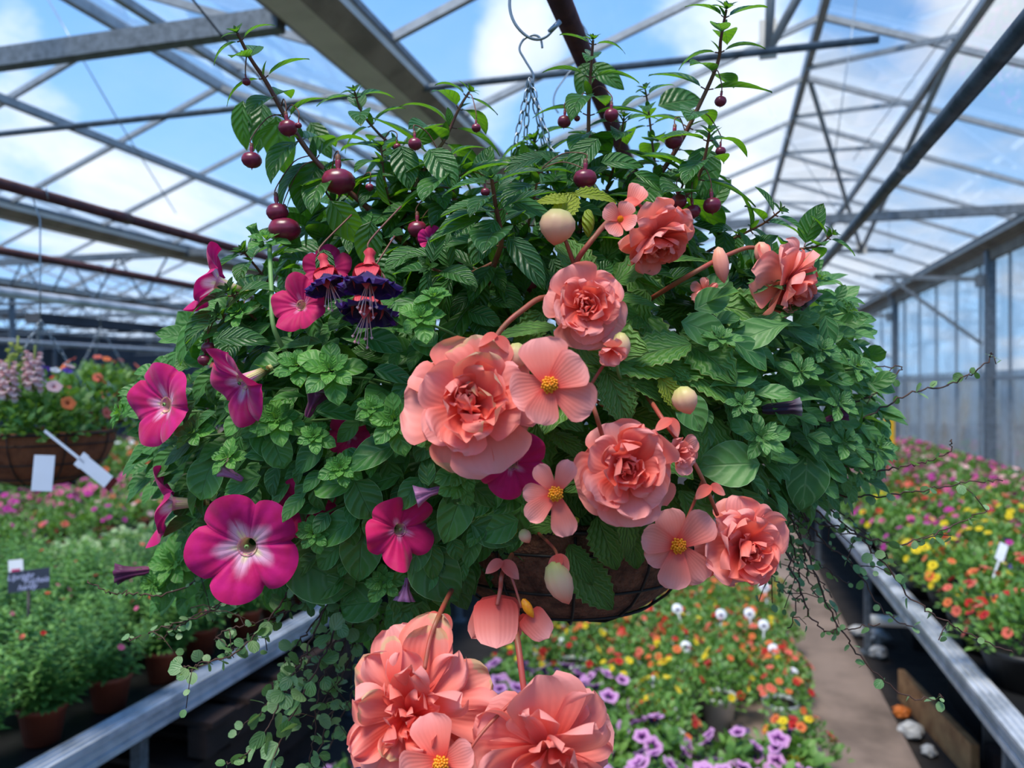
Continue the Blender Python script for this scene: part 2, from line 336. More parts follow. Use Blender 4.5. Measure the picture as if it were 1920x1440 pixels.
# folded screens slung under the far gutters
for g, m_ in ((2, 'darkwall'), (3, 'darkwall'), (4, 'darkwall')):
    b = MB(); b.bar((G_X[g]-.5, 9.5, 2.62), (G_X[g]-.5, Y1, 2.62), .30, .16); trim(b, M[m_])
# side wall on the right
Xw = 2.64
for k in range(-1, 7):
    y = 4.35+4.35*k if k >= 0 else .1
    tr((Xw-.03, y, 0), (Xw-.03, y, G_Z-.06), .085, 'galv')
    b = MB(); b.bar((Xw-.07, y, 2.65), (Xw-1.1, y, 2.72), .035, .045); b.box((Xw-.1, y, 2.64), (.12, .05, .13)); b.bar((Xw-.1, y, 2.0), (Xw-.95, y, 2.7), .03, .03); trim(b, M['galv'])
y = .5
while y < Y1:
    tr((Xw+.03, y, 0), (Xw+.03, y, G_Z-.05), .022, 'alum'); y += .87 if y < 18 else 1.8
for z, wd in ((.70, .055), (1.66, .035)): tr((Xw-.0, Y0, z), (Xw-.0, Y1, z), .035, 'alum' if z > 1 else 'whitealum', wd)
b = MB(); b.quads([(Xw+.045, Y0, .0), (Xw+.045, Y1, .0), (Xw+.045, Y1, G_Z), (Xw+.045, Y0, G_Z)], [[0, 1, 2, 3]]); tag(b.obj('wall_right', M['milky'], smooth=False), kind='structure')
b = MB(); b.box((-8, Y1+.05, 1.5), (22, .08, 3.0)); tag(b.obj('wall_back', M['milky'], smooth=False), kind='structure')
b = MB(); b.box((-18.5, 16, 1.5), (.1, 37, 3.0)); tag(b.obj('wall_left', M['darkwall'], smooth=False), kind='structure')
b = MB(); b.box((5.6, 20, .85), (.08, 60, 1.95)); b.bar((5.6, -10, 1.85), (5.6, 50, 1.85), .14, .06, 1); tag(b.obj('fence', [M['fence'], M['slate']], smooth=False), 'weathered board fence outside the clouded glass wall', 'fence')
# ================= pipes, cables =================
def pipe(X, z, y0, y1, r, m, label):
    b = MB(); b.tube([(X, y0, z), (X, (y0+y1)/2, z), (X, y1, z)], r, 14)
    for y in np.arange(y0+1.5, y1, 4.35): b.tube([(X, y-.03, z), (X, y+.03, z)], r*1.15, 14)
    return tag(b.obj('overhead_pipe', M[m]), label, 'pipe')
HP = 1.6+.47
pipe(-.19, HP, .25, 14, .0145, 'brownpipe', 'brown overhead pipe directly above the big flowering basket')
pipe(.385, HP, .3, 4.75, .0155, 'greypipe', 'dark grey overhead pipe running down from the top right corner')
pipe(-1.63, HP, .3, 16, .0140, 'brownpipe', 'upper brown pipe on the left, with the coco basket hanging under it')
pipe(-2.45, HP, .3, 16, .0150, 'brownpipe', 'lower brown pipe on the left, with wire hooks on it')
pipe(-3.55, HP, .3, 20, .026, 'brightalum', 'thick pale grey pipe at far left above the hanging baskets')
pipe(-7.6, HP, .3, 26, .03, 'alum', 'bluish far pipe just above the plants at the left edge')
b = MB(); cps = [W(330, -40, 1.5), W(410, 60, 1.6), W(530, 195, 1.75), W(690, 335, 1.95), W(900, 470, 2.3)]
pts = [cps[0]*(1-t)+cps[1]*t for t in (0, .5)] + [cps[1]*(1-t)+cps[2]*t for t in (0, .5)] + cps[2:]
b.tube(pts, .0022, 6); tag(b.obj('cable', M['cable']), 'thin black cable sagging down behind the leftmost fuchsia shoot', 'cable')
for k, (pa, pb) in enumerate([((1608, -20, 4.2), (1560, 330, 4.2)), ((1835, -20, 3.4), (1600, 300, 5.2)), ((1440, 200, 6.3), (1590, 430, 6.3)), ((85, -10, 3.6), (215, 215, 3.6)), ((215, 215, 3.6), (330, 400, 4.6))]):
    b = MB(); b.tube([W(*pa), W(*pb)], .003, 5); tag(b.obj('wire', M['wire']), ['thin wire hanging beside the ridge at upper right', 'long thin wire crossing the upper right roof', 'short thin wire low on the ridge at right', 'thin wire at top left across the blue sky', 'thin wire below the long grey tie at left'][k], 'wire')
# ================= benches =================
BZ = 1.6-.97
def bench(name_lab, xa, xb, y0, y1, railx, railm, legs, lx=None):
    t = thing('bench', (railx, y0, 0), name_lab, 'bench')
    b = MB(); b.box(((xa+xb)/2, (y0+y1)/2, BZ-.035), (abs(xb-xa), y1-y0, .02)); b.obj('bench_top', M['blackplastic'], t, False)
    for x in ({xa, xb}):
        b = MB(); sg = 1 if x == railx else -1
        for dz, w_ in ((-.005, .075), (-.04, .055), (-.065, .062)): b.bar((x, y0, BZ+dz), (x, y1, BZ+dz), w_, .018)
        b.bar((x, y0, BZ-.03), (x, y1, BZ-.03), .045, .05)
        for dx in (-.022, 0, .022): b.bar((x+dx, y0, BZ+.007), (x+dx, y1, BZ+.007), .006, .008)
        b.obj('rail', railm, t, False)
    for y in legs:
        for x in (xa, xb):
            x_ = x + (.03 if x == min(xa, xb) else -.03)
            b = MB(); b.bar((x_, y, 0), (x_, y, BZ-.06), .035, .035); b.box((x_, y, .008), (.08, .08, .012)); b.obj('leg', M['galv'], t, False)
    for y in legs:
        b = MB(); b.bar((xa, y, BZ-.08), (xb, y, BZ-.08), .03, .04); b.obj('cross_bar', M['galv'], t, False)
    return t
bench('long aluminium-edged bench of mixed bedding on the right', .81, 2.42, .5, 16, .81, M['brightalum'], [.6, 2.62, 4.95, 7.3, 9.6, 12, 14.4])
bench('long aluminium-edged bench with terracotta pots at lower left', -1.67, -3.12, .3, 16, -1.67, M['brightalum'], [.6, 1.95, 3.4, 4.9, 6.6, 8.6, 11, 14])
bench('middle left bench of magenta flowers behind the terracotta pots', -3.42, -5.0, 1.0, 16, -3.42, M['alum'], [2, 4, 6, 8, 11, 14])
bench('far left bench with a pale front rail', -5.2, -8.5, 1.0, 16, -5.2, M['brightalum'], [2, 4, 6, 8, 11, 14])
# ================= background plants =================
M['bgleaf'] = leafmat('bedding leaf', '#44753a', '#83ae50', '#8cbc34', '#98bf6a', veins=4, bump=.2, tw=.3)
M['bgleaf2'] = leafmat('upright fuchsia leaf', '#4c7f40', '#8ab860', '#6fa83a', '#86b06e', veins=5, bump=.3, tw=.3)
M['bgleaf3'] = leafmat('pale plectranthus leaf', '#86a878', '#bccf98', '#9cc65a', '#c6d8ae', edge='#d5e2c4', veins=4, bump=.3, tw=.3, edgew=.42)
M['bgleaf4'] = leafmat('yellow green leaf', '#8a9a45', '#b4b85a', '#b9c84a', '#c7c678', veins=4, bump=.2, tw=.3)
def flowm(name, limb, core, limb2=None): return trumpetmat(name, limb, core, core, core, limb2, veins=core, s0=.1, s1=.2, s2=.3)
FM = {'red': flowm('red petal', '#b8131c', '#5a0c0c', '#d42a1e'), 'orange': flowm('orange petal', '#e8663a', '#8c2412', '#f08a4a'), 'coral': flowm('coral petal', '#e8705c', '#b8382c'),
      'yellow': flowm('yellow petal', '#e8c714', '#b98a08', '#f2dc2a'), 'magenta': flowm('magenta petal', '#b8268c', '#6c0f52', '#d040a8'), 'pink': flowm('pink petal', '#d14a82', '#8c1850', '#e27aa6'),
      'violet': flowm('violet petal', '#5a3aa8', '#28105c'), 'white': flowm('white petal', '#e4e6ea', '#9088b0'), 'palepink': flowm('pale pink petal', '#e8a8b0', '#d06c80', '#f0d4d0'),
      'lilac': trumpetmat('lilac veined petal', '#cf8ccc', '#a850ac', '#4c1860', '#28083a', '#e4b2df', veins='#8a3c9c', s0=.36, s1=.44, s2=.58)}
def trumpet_local(R, depth, nseg=20, lob=.13, ruf=.06, sh=0., tube=.16):
    mb = MB(); th = np.linspace(0, 2*PI, nseg, endpoint=False); ss_ = np.array([0, .12, .24, .36, .55, .78, 1.0]); rows = []
    for s_ in ss_:
        if s_ < .3: r = R*(tube*.55+s_*tube*1.8); z = -depth*(1-s_/.36*.75)
        else: r = R*(tube+(1-tube)*((s_-.24)/.76)); z = -depth*.25*(1-(s_-.36)/.64)*(s_ < 1)
        k = max(0, (s_-.3)/.7)
        rr = r*(1+lob*k*np.cos(5*th)); zz = z+ruf*R*k*k*(np.sin(5*th+1+sh)+.6*np.sin(8*th+sh*3))-k**3*.12*R
        rows.append(np.stack([rr*np.cos(th), rr*np.sin(th), np.full(nseg, 1.)*zz], 1))
    G = np.array(rows); uv = np.zeros(G.shape[:2]+(2,)); uv[..., 0] = th/2/PI; uv[..., 1] = ss_[:, None]
    mb.grid(G, uv, 0, True); return mb
CAL = {k: trumpet_local(1, .8, 10, .06, .04).mesh('flower_'+k, m) for k, m in FM.items() if k != 'lilac'}
CAL['lilac'] = trumpet_local(1, 1.0, 20, .10, .07, tube=.24).mesh('flower_lilac', FM['lilac'])
def mound(nm, m, R, H, n, L, prof, wr=.5, up=.3, seed=1, m2=None, spiky=False):
    r = random.Random(seed); mb = MB()
    for i in range(n):
        a = r.random()*2*PI; ph = math.acos(1-r.random()*.97); q = (.62+.38*r.random())
        lump = 1+.16*math.sin(3*a+seed)+.1*math.sin(5*a+2*seed)
        p = np.array([R*q*lump*math.sin(ph)*math.cos(a), R*q*lump*math.sin(ph)*math.sin(a), H*q*math.cos(ph)*(1+.12*math.sin(4*a))])
        o = nz([p[0]/R, p[1]/R, p[2]/H+.15]); d = nz(o+np.array([r.uniform(-.8, .8), r.uniform(-.8, .8), r.uniform(-.5, .7)])+np.array([0, 0, up]))
        l = L*r.uniform(.65, 1.15)
        P, U = leafgrid(p, d, nz(o+np.array([0, 0, .8])+np.array([r.uniform(-.4, .4), r.uniform(-.4, .4), 0])), l, l*wr, prof, .6, .2, nu=3, nv=5)
        mb.grid(P, U, 0)
    return mb.mesh(nm, m)
MND = {'cal': [mound('foliage', M['bgleaf'], .15, .15, 430, .034, OV, .48, seed=s) for s in (1, 2, 3)],
       'pet': [mound('foliage', M['bgleaf'], .13, .13, 230, .045, OV, .6, seed=s) for s in (4, 5)],
       'pale': [mound('foliage', M['bgleaf3'], .13, .13, 250, .046, ROUND, .85, seed=s) for s in (6, 7)],
       'bowl': [mound('foliage', M['bgleaf'], .175, .17, 560, .036, OV, .48, seed=s) for s in (8, 9, 10)]}
def spires(nm, m, n, H, R, L, seed):                        # bushy upright shoots with whorled leaves
    r = random.Random(seed); mb = MB()
    for i in range(n):
        a = r.random()*2*PI; q = R*math.sqrt(r.random()); tip = np.array([q*math.cos(a)*1.25, q*math.sin(a)*1.25, H*(r.uniform(.75, 1.05)-.9*(q/R)**2*.35)])
        b0 = np.array([tip[0]*.35, tip[1]*.35, 0]); hh = np.linalg.norm(tip-b0); k = int(hh/(L*.42))
        for j in range(1, k+1):
            t = j/k; p = b0*(1-t)+tip*t
            for s_ in range(3):
                an = s_*2.09+j*1.05+i; l = L*(1.1-.55*t)*r.uniform(.8, 1.2)
                d = nz([math.cos(an), math.sin(an), .25+.9*t])
                P, U = leafgrid(p, d, nz([-math.cos(an)*.4, -math.sin(an)*.4, 1]), l, l*.40, LANC, .8, .25, nu=3, nv=5); mb.grid(P, U, 0)
    return mb.mesh(nm, m)
MND['up'] = [spires('foliage', M['bgleaf2'], 38, .25, .125, .046, s) for s in (1, 2, 3)]
def potmesh(nm, m, rt, rb, h):
    mb = MB(); mb.lathe((0, 0, 0), (0, 0, 1), [(0.001, 0), (rb, 0), (rt*.97, h*.86), (rt*1.04, h*.86), (rt*1.04, h), (rt*.93, h), (rt*.90, h*.9)], 20)
    return mb.mesh(nm, m)
def soilmesh(r): mb = MB(); mb.lathe((0, 0, 0), (0, 0, 1), [(r, 0), (.001, .004)], 16); return mb.mesh('compost', M['compost'])
POT = {'terra': (potmesh('pot', M['terracotta'], .062, .045, .105), .105, .056), 'white': (potmesh('pot', M['whitepot'], .082, .062, .145), .145, .074),
       'bowl': (potmesh('pot', M['blackplastic'], .15, .10, .13), .13, .135), 'black': (potmesh('pot', M['blackplastic'], .075, .055, .11), .11, .067)}
SOIL = {k: soilmesh(v[2]) for k, v in POT.items()}
def seen(x, y, z, mg=160):
    d = np.array([x, y, z])-EYE; dd = d@FW
    if dd < .8: return None
    px, py = CW+F*(d@RT)/dd, CH-F*(d@UP)/dd
    return (px, py, dd) if -mg < px < 1920+mg and -mg < py < 1440+mg*1.2 else None
CN = {'red': 'red', 'orange': 'orange', 'coral': 'coral', 'yellow': 'yellow', 'magenta': 'magenta', 'pink': 'pink', 'violet': 'violet', 'white': 'white', 'palepink': 'pale pink', 'lilac': 'lilac'}
NAMES = {'cal': 'bedding_plant', 'pet': 'potted_petunia', 'pale': 'potted_trailing_plant', 'up': 'potted_fuchsia', 'bowl': 'planted_bowl'}
cnt = {}
def plant(kind, pot, x, y, z, cols, nf, fr, label, cat, group, R=.15, H=.15, sc=1., flat=.3):
    r = random.Random(int(x*1000)*7919+int(y*1000)); t = thing(NAMES[kind], (x, y, z), label, cat, group, r.random()*6)
    pm, ph, pr = POT[pot]; put('pot', pm, (0, 0, 0), t); put('compost', SOIL[pot], (0, 0, ph*.9), t)
    f = put('foliage', r.choice(MND[kind]), (0, 0, ph*.86), t, sc=sc*r.uniform(.94, 1.1))
    for i in range(nf):
        a = r.random()*2*PI; th = math.acos(1-r.random()*.85); c = r.choice(cols)
        if kind == 'up': p = Vector((math.cos(a)*.11*math.sin(th), math.sin(a)*.11*math.sin(th), .06+.19*math.cos(th)))
        else: p = Vector((R*1.0*math.sin(th)*math.cos(a), R*math.sin(th)*math.sin(a), H*1.03*math.cos(th)))*sc
        nrm = Vector((p.x/R, p.y/R, p.z/H*.7+flat)) + Vector((r.uniform(-.4, .4), r.uniform(-.4, .4), 0)); nrm.normalize()
        o = put('flower', CAL[c], p+Vector((0, 0, ph*.86))+nrm*.012, t, nrm.to_track_quat('Z', 'Y').to_euler(), fr*r.uniform(.8, 1.15)); 
    return t
def rowword(i): return ['first', 'second', 'third', 'fourth', 'fifth', 'sixth', 'seventh', 'eighth', 'ninth', 'tenth', 'eleventh', 'twelfth', 'thirteenth', 'fourteenth', 'fifteenth', 'sixteenth', 'seventeenth', 'eighteenth', 'nineteenth', 'twentieth', 'twenty-first', 'twenty-second'][min(i, 21)]
R_ = random.Random(5)
# centre bed standing on the floor: lilac petunias in front, mixed bedding behind
XS = [.27, .02, -.23, -.48, -.73, -.98]
for j in range(16):
    y = 2.02+j*.245
    for i, x in enumerate(XS):
        xx, yy = x+R_.uniform(-.03, .03), y+R_.uniform(-.03, .03); s_ = seen(xx, yy, .28, 120)
        if not s_ or s_[0] < 560 or s_[1] < 1040: continue
        if (i, j) in ((1, 6), (1, 5), (4, 7), (0, 6)): continue
        place = 'floor bed row %s, %s from path' % (rowword(j), rowword(i))
        if yy < 3.2 or (yy < 3.6 and i > 2):
            pass
            plant('pet', 'white', xx, yy, .0, ['lilac'], R_.randint(10, 16), .036, 'lilac dark-eyed petunia, '+place, 'flowering plant', 'lilac petunias in the floor bed', .14, .15, 1.1)
        else:
            cs = R_.choice([['red', 'coral', 'orange'], ['yellow', 'red'], ['yellow', 'orange', 'red'], ['coral', 'orange'], ['red', 'red', 'yellow']])
            plant('cal', 'white', xx, yy, .0, cs, R_.randint(13, 24), .019, '%s and %s bedding plant, %s' % (CN[cs[0]], CN[cs[-1]], place), 'flowering plant', 'mixed bedding in the floor bed', .15, .16, 1.0)
# a few white and violet plants at the near left of the bed
for k, (px, py, d) in enumerate([(505, 1440, 2.35), (590, 1425, 2.5), (640, 1400, 2.6), (560, 1490, 2.2)]):
    p = W(px, py, d); plant('pet', 'white', p[0], p[1], 0 if True else 0, ['white', 'white', 'lilac', 'violet'] if k < 2 else ['violet', 'lilac'], 16, .02, ['white bedding plant lowest left of the floor bed', 'white and lilac bedding plant beside the withered begonia bloom', 'violet bedding plant just left of the withered begonia bloom', 'white bedding plant cut by the bottom edge, left of the floor bed'][k], 'flowering plant', 'white bedding at the left of the floor bed', .13, .14, 1.35 if k < 2 else 1.2)
# right bench
for j in range(26):
    y = 1.75+j*.37
    for i in range(5):
        xx, yy = .98+i*.335+R_.uniform(-.03, .03)+(.05 if j < 2 else 0), y+R_.uniform(-.04, .04)
        s_ = seen(xx, yy, BZ+.2, 90)
        if not s_ or s_[0] < 1480: continue
        if (i, j) in ((3, 4), (4, 2)): continue
        if yy > 6.3: cs = R_.choice([['magenta', 'pink'], ['pink', 'palepink'], ['magenta', 'magenta', 'red']])
        elif yy > 4.4: cs = R_.choice([['magenta', 'yellow', 'red'], ['red', 'coral'], ['yellow', 'pink'], ['magenta', 'pink']])
        elif yy > 3.3: cs = R_.choice([['red', 'coral', 'magenta'], ['yellow', 'yellow', 'orange'], ['magenta', 'violet', 'orange']])
        else: cs = R_.choice([['orange', 'red', 'coral'], ['red', 'coral', 'violet'], ['yellow', 'magenta', 'orange']])
        plant('bowl', 'bowl', xx, yy, BZ-.02, cs, R_.randint(20, 30) if yy < 8 else 22, .0195 if yy < 6 else .026, '%s and %s flower bowl, right bench, %s row, %s from rail' % (CN[cs[0]], CN[cs[-1]], rowword(j), rowword(i)), 'planted bowl', 'mixed bowls on the right bench', .19, .18, 1.0)
# left bench
for j in range(34):
    y = 1.0+j*.235
    for i in range(6):
        xx, yy = -1.82-i*.235+R_.uniform(-.02, .02), y+R_.uniform(-.02, .02)
        s_ = seen(xx, yy, BZ+.2, 120)
        if not s_ or s_[0] > 900: continue
        place = '%s row, %s from rail' % (rowword(j), rowword(i))
        lim = 3.35 - i*.12
        if yy < lim or (i < 1 and yy < 4.4): plant('up', 'terra', xx, yy, BZ-.02, ['coral', 'pink', 'red'], R_.randint(2, 5), .0095, 'upright fuchsia in a terracotta pot on the left bench, '+place, 'potted plant', 'upright fuchsias on the left bench', .11, .2)
        else: plant('pale' if yy < 5.2 else 'cal', 'terra', xx, yy, BZ-.02, ['pink', 'coral'], R_.randint(0, 4), .014, 'pale green round-leaved plant on the left bench, '+place, 'potted plant', 'pale leafy plants on the left bench', .13, .14)
# middle left bench, magenta
for j in range(20):
    y = 2.1+j*.36
    for i in range(4):
        xx, yy = -3.62-i*.38+R_.uniform(-.03, .03), y+R_.uniform(-.03, .03); s_ = seen(xx, yy, BZ+.2, 60)
        if not s_ or s_[0] > 620: continue
        cs = ['magenta', 'magenta', 'pink'] if i > 1 else R_.choice([['pink', 'coral'], ['magenta'], ['palepink', 'coral']])
        plant('bowl', 'terra', xx, yy, BZ-.02, cs, 26 if i > 1 else 8, .03 if i > 1 else .02, '%s flowers, middle left bench, %s row, %s from near edge' % (CN[cs[0]], rowword(j), rowword(i)), 'flowering plant', 'flowering plants on the middle left bench', .17, .17, .9)
for j in range(14):
    y = 2.6+j*.62
    for i in range(3):
        xx, yy = -5.5-i*.75+R_.uniform(-.05, .05), y; s_ = seen(xx, yy, BZ+.2, 60)
        if not s_ or s_[0] > 620: continue
        cs = R_.choice([['magenta', 'pink'], ['red', 'coral'], ['orange', 'red'], ['palepink', 'white']])
        plant('bowl', 'bowl', xx, yy, BZ-.02, cs, 18, .030, '%s flowers, far left bench, %s row, %s from its rail' % (CN[cs[0]], rowword(j), rowword(i)), 'flowering plant', 'flowering plants on the far left bench', .2, .2, 1.4)
# ================= hanging baskets on the left =================
M['coir'] = plain('coco liner', '#7a4d36', .95, 0, .25, 30, .8, col2='#55321f')
def chain(mb, p, q, link=.012, r=.0009, n=None):
    p = np.array(p); q = np.array(q); L = np.linalg.norm(q-p); k = n or int(L/link/.8); d = (q-p)/L; a = nz(np.cross(d, [.3, .9, .1])); b_ = np.cross(d, a); th = np.linspace(0, 2*PI, 9)
    for i in range(k):
        c = p+d*(i+.5)*L/k; s_ = a if i % 2 else b_; h = L/k*.62
        mb.tube([c+d*h*math.cos(t)+s_*h*.42*math.sin(t) for t in th], r, 4, cap=False)
def basket(c, R, H, label, liner, wires=10, hookz=None, group=None, link=.02):
    t = thing('hanging_basket', c-UP*H, label, 'hanging basket', group); b = MB(); th = np.linspace(0, PI/2, 9)
    pr = [(max(.001, R*math.sin(a)**.75), -H*math.cos(a)**1.1 if a < PI/2 else 0) for a in th]
    b.lathe(c, UP, pr+[(R*1.0, .008), (R*.95, .008), (R*.93, -.02)], 36); b.obj('liner', liner, t)
    b = MB(); pr2 = [(r*1.012+.001, h*1.01-.001) for r, h in pr]
    for k in range(wires):
        an = k/wires*2*PI+.25; e = np.array([math.cos(an), math.sin(an), 0]); b.tube([c+e*r+UP*h for r, h in pr2], .0016, 5)
    for r, h in [pr2[3], pr2[5], pr2[7], (R*1.02, .003)]:
        b.tube([c+np.array([math.cos(a), math.sin(a), 0])*r+UP*h for a in np.linspace(0, 2*PI, 40)], .0016 if h < 0 else .0026, 5, cap=False)
    b.obj('wire_frame', M['darkwire'], t)
    b = MB(); b.lathe(c, UP, [(R*.94, -.012), (.001, -.006)], 24); b.obj('compost', M['compost'], t)
    if hookz is not None:
        top = c+UP*hookz
        for k in range(3):
            an = k*2.094+.5; b = MB(); chain(b, c+np.array([math.cos(an), math.sin(an), 0])*R, top, link); b.obj('chain', M['wire'], t)
    return t, pr
M['coir2'] = plain('brown coco liner', '#8c5030', .95, 0, .2, 18, .6, col2='#6b3a24')
def hookwire(p, toppipe, label):
    h = toppipe[2]-p[2]; b = MB(); pts = [p+UP*0, p+UP*(h*.3), p+UP*(h*.8), toppipe+np.array([-.022, 0, -.01]), toppipe+np.array([-.01, 0, .02]), toppipe+np.array([.018, 0, .018]), toppipe+np.array([.024, 0, -.012])]
    b.tube(pts, .0018, 6); return tag(b.obj('wire_hook', M['wire']), label, 'hook')
def leftbasket(px, py, X, d, R, cols, lab, plab):
    c = W(px, py, d); c[0] = X; t, _ = basket(c, R, R*.75, lab, M['coir2'], 9, .28)
    top = c+UP*.28; hookwire(top, np.array([X, c[1], HP]), 'wire hook holding the '+lab.split(',')[0].replace('hanging basket', 'basket')+' under its pipe')
    p = thing('bedding_plant', c+UP*.0, plab, 'flowering plant', None, 1.0)
    for k in range(3): 
        me = MND['bowl'][k]; put('foliage', me, (R*.45*math.cos(k*2.1), R*.45*math.sin(k*2.1), -.015), p, (0, 0, k), sc=R/.19*.95)
    r = random.Random(px)
    for i in range(34):
        a = r.random()*2*PI; th = math.acos(1-r.random()*1.0); q = Vector((R*1.15*math.sin(th)*math.cos(a), R*1.15*math.sin(th)*math.sin(a), R*.95*math.cos(th)))
        n_ = q.normalized(); put('flower', CAL[r.choice(cols)], q+n_*.02, p, n_.to_track_quat('Z', 'Y').to_euler(), .014*r.uniform(.8, 1.3))
    return c
c1 = leftbasket(90, 812, -1.63, 1.9, .168, ['coral', 'orange', 'palepink', 'white', 'violet'], 'round coco hanging basket at far left, white tag hanging from it', 'mixed plant with pale pink spikes filling the coco basket at far left')
leftbasket(250, 742, -2.45, 3.1, .16, ['coral', 'red', 'orange'], 'dark hanging basket just behind the leftmost petunia bloom, red flowers', 'dark plant with red flowers behind the leftmost petunia bloom')
leftbasket(330, 735, -2.45, 4.1, .17, ['red', 'coral'], 'farther hanging basket above the leftmost petunia, mostly hidden', 'dark green plant in the farther basket above the leftmost petunia')
M['snap'] = petalmat('pale pink snapdragon', '#f0d8c0', '#eeb0b4', '#f4dcd8', '#f0b8b8')
# pale pink bloom spikes on the near left basket
for k, (px, py, d, n) in enumerate([(14, 690, 1.75, 13), (62, 672, 1.78, 13), (30, 655, 1.85, 8)]):
    b = MB(); t = thing('flower_spike', W(px, py+55, d), ['pale pink snapdragon spike nearest the left edge', 'pale pink snapdragon spike second from the left edge', 'short greenish snapdragon spike between the two pink ones'][k], 'flower spike')
    b.tube([W(px, py+60, d), W(px+4, py-25, d)], .0025, 6); b.obj('stem', M['bgleaf4'], t)
    b = MB()
    for i in range(n*2):
        an = i*2.4; q = W(px+math.cos(an)*7, py+50-i*65/(n*2), d)+FW*math.sin(an)*.008; dr = nz([math.cos(an), math.sin(an), .1]); s_ = (1.15-.5*i/(n*2))
        for da in (-.5, .5, 0): P, U = leafgrid(q, nz(dr+np.array([-dr[1], dr[0], 0])*da+UP*(.5 if da else -.5)), nz(UP*.6-dr*.4), .020*s_, .016*s_, PETW, 1.4, .3, ruf=.08, nu=5, nv=6, v0=.4); b.grid(P, U)
    b.obj('blossoms', M['bgleaf4'] if k == 2 else M['snap'], t)
def tagobj(name, px, py, d, w_, h_, rot, m, label, cat='plant label', n=(0, .1, 1), stick=0.):
    c = W(px, py, d); nn = CV(*n); x = nz(RT*math.cos(rot)+UP*math.sin(rot)); x = nz(x-nn*(x@nn)); y = np.cross(nn, x); t = thing(name, c, label, cat)
    b = MB(); n_ = 16; ring = []
    b.box(c, (w_, h_, .0012), (x, y, nn)); b.obj('tag_face', m, t, False)
    if stick: b = MB(); b.box(c-y*(h_/2+stick/2), (w_*.22, stick, .0012), (x, y, nn)); b.obj('stick', m, t, False)
    return t, c, x, y, nn
tagobj('hanging_tag', 81, 887, 1.70, .046, .079, -.03, M['whiteplastic'], 'blank white tag hanging on the front of the far left coco basket', 'tag')
t, c, x, y, nn = tagobj('plant_label', 180, 885, 1.70, .030, .075, .92, M['whiteplastic'], 'white plant label with a red tip poking out of the far left coco basket')
b = MB(); b.box(c+y*.09, (.006, .12, .0016), (x, y, nn)); b.obj('stick', M['whiteplastic'], t, False); b = MB(); b.box(c-y*.044, (.03, .014, .0016), (x, y, nn)); b.obj('red_tip', FM['red'], t, False); b = MB(); b.box(c+y*.042, (.034, .016, .0016), (x, y, nn)); b.obj('tag_head', M['whiteplastic'], t, False)
# slate sign among the left plants
t, c, x, y, nn = tagobj('plant_sign', 54, 1088, 2.3, .118, .062, .14, M['slate'], 'small slate-blue sign with chalk handwriting among the left bench plants', 'sign', (.1, .25, 1))
b = MB(); b.tube([c-y*.03, c-y*.19], .005, 8); b.obj('stake', M['blackplastic'], t)
for k, s_ in enumerate(['Upright', 'Fuchsia', 'hardy']):
    cu = bpy.data.curves.new('lettering', 'FONT'); cu.body = s_; cu.size = .024; cu.shear = .3; cu.extrude = .0004; cu.align_x = 'CENTER'
    o = bpy.data.objects.new('lettering', cu); COL.objects.link(o)
    from mathutils import Matrix
    q = c+nn*.0012+x*[-.024, .022, -.004][k]+y*[.006, -.010, -.026][k]; o.matrix_world = Matrix([[x[i], y[i], nn[i], q[i]] for i in range(3)]+[[0, 0, 0, 1]])
    dg = bpy.context.evaluated_depsgraph_get(); me = bpy.data.meshes.new_from_object(o.evaluated_get(dg)); mw = o.matrix_world.copy(); bpy.data.objects.remove(o)
    me.materials.clear(); me.materials.append(M['chalk']); o = bpy.data.objects.new('lettering', me); COL.objects.link(o); mw.translation = Vector(tuple(q-ORG[t])); o.matrix_basis = mw; o.parent = t
t, c, x, y, nn = tagobj('plant_label', 30, 1068, 2.36, .045, .06, .1, M['whiteplastic'], 'white label with a pink flower picture behind the slate-blue sign')
b = MB(); b.box(c-y*.012+nn*.001, (.027, .028, .001), (x, y, nn)); b.obj('picture', M['pinkprint'], t, False)
t, c, x, y, nn = tagobj('plant_label', 1878, 1035, 3.1, .034, .075, -.55, M['whiteplastic'], 'white plant label sticking out above the yellow flowers on the right bench', n=(0, .4, 1), stick=.08)
t, c, x, y, nn = tagobj('sticky_trap', 1667, 805, 6.41, .085, .36, 0, M['yellow'], 'yellow sticky insect trap hanging beside the right glass wall', 'insect trap', (-.3, 0, 1))
b = MB(); b.tube([c+y*.17, np.array([c[0], c[1], 2.97])], .002, 5); b.obj('string', M['wire'], t)
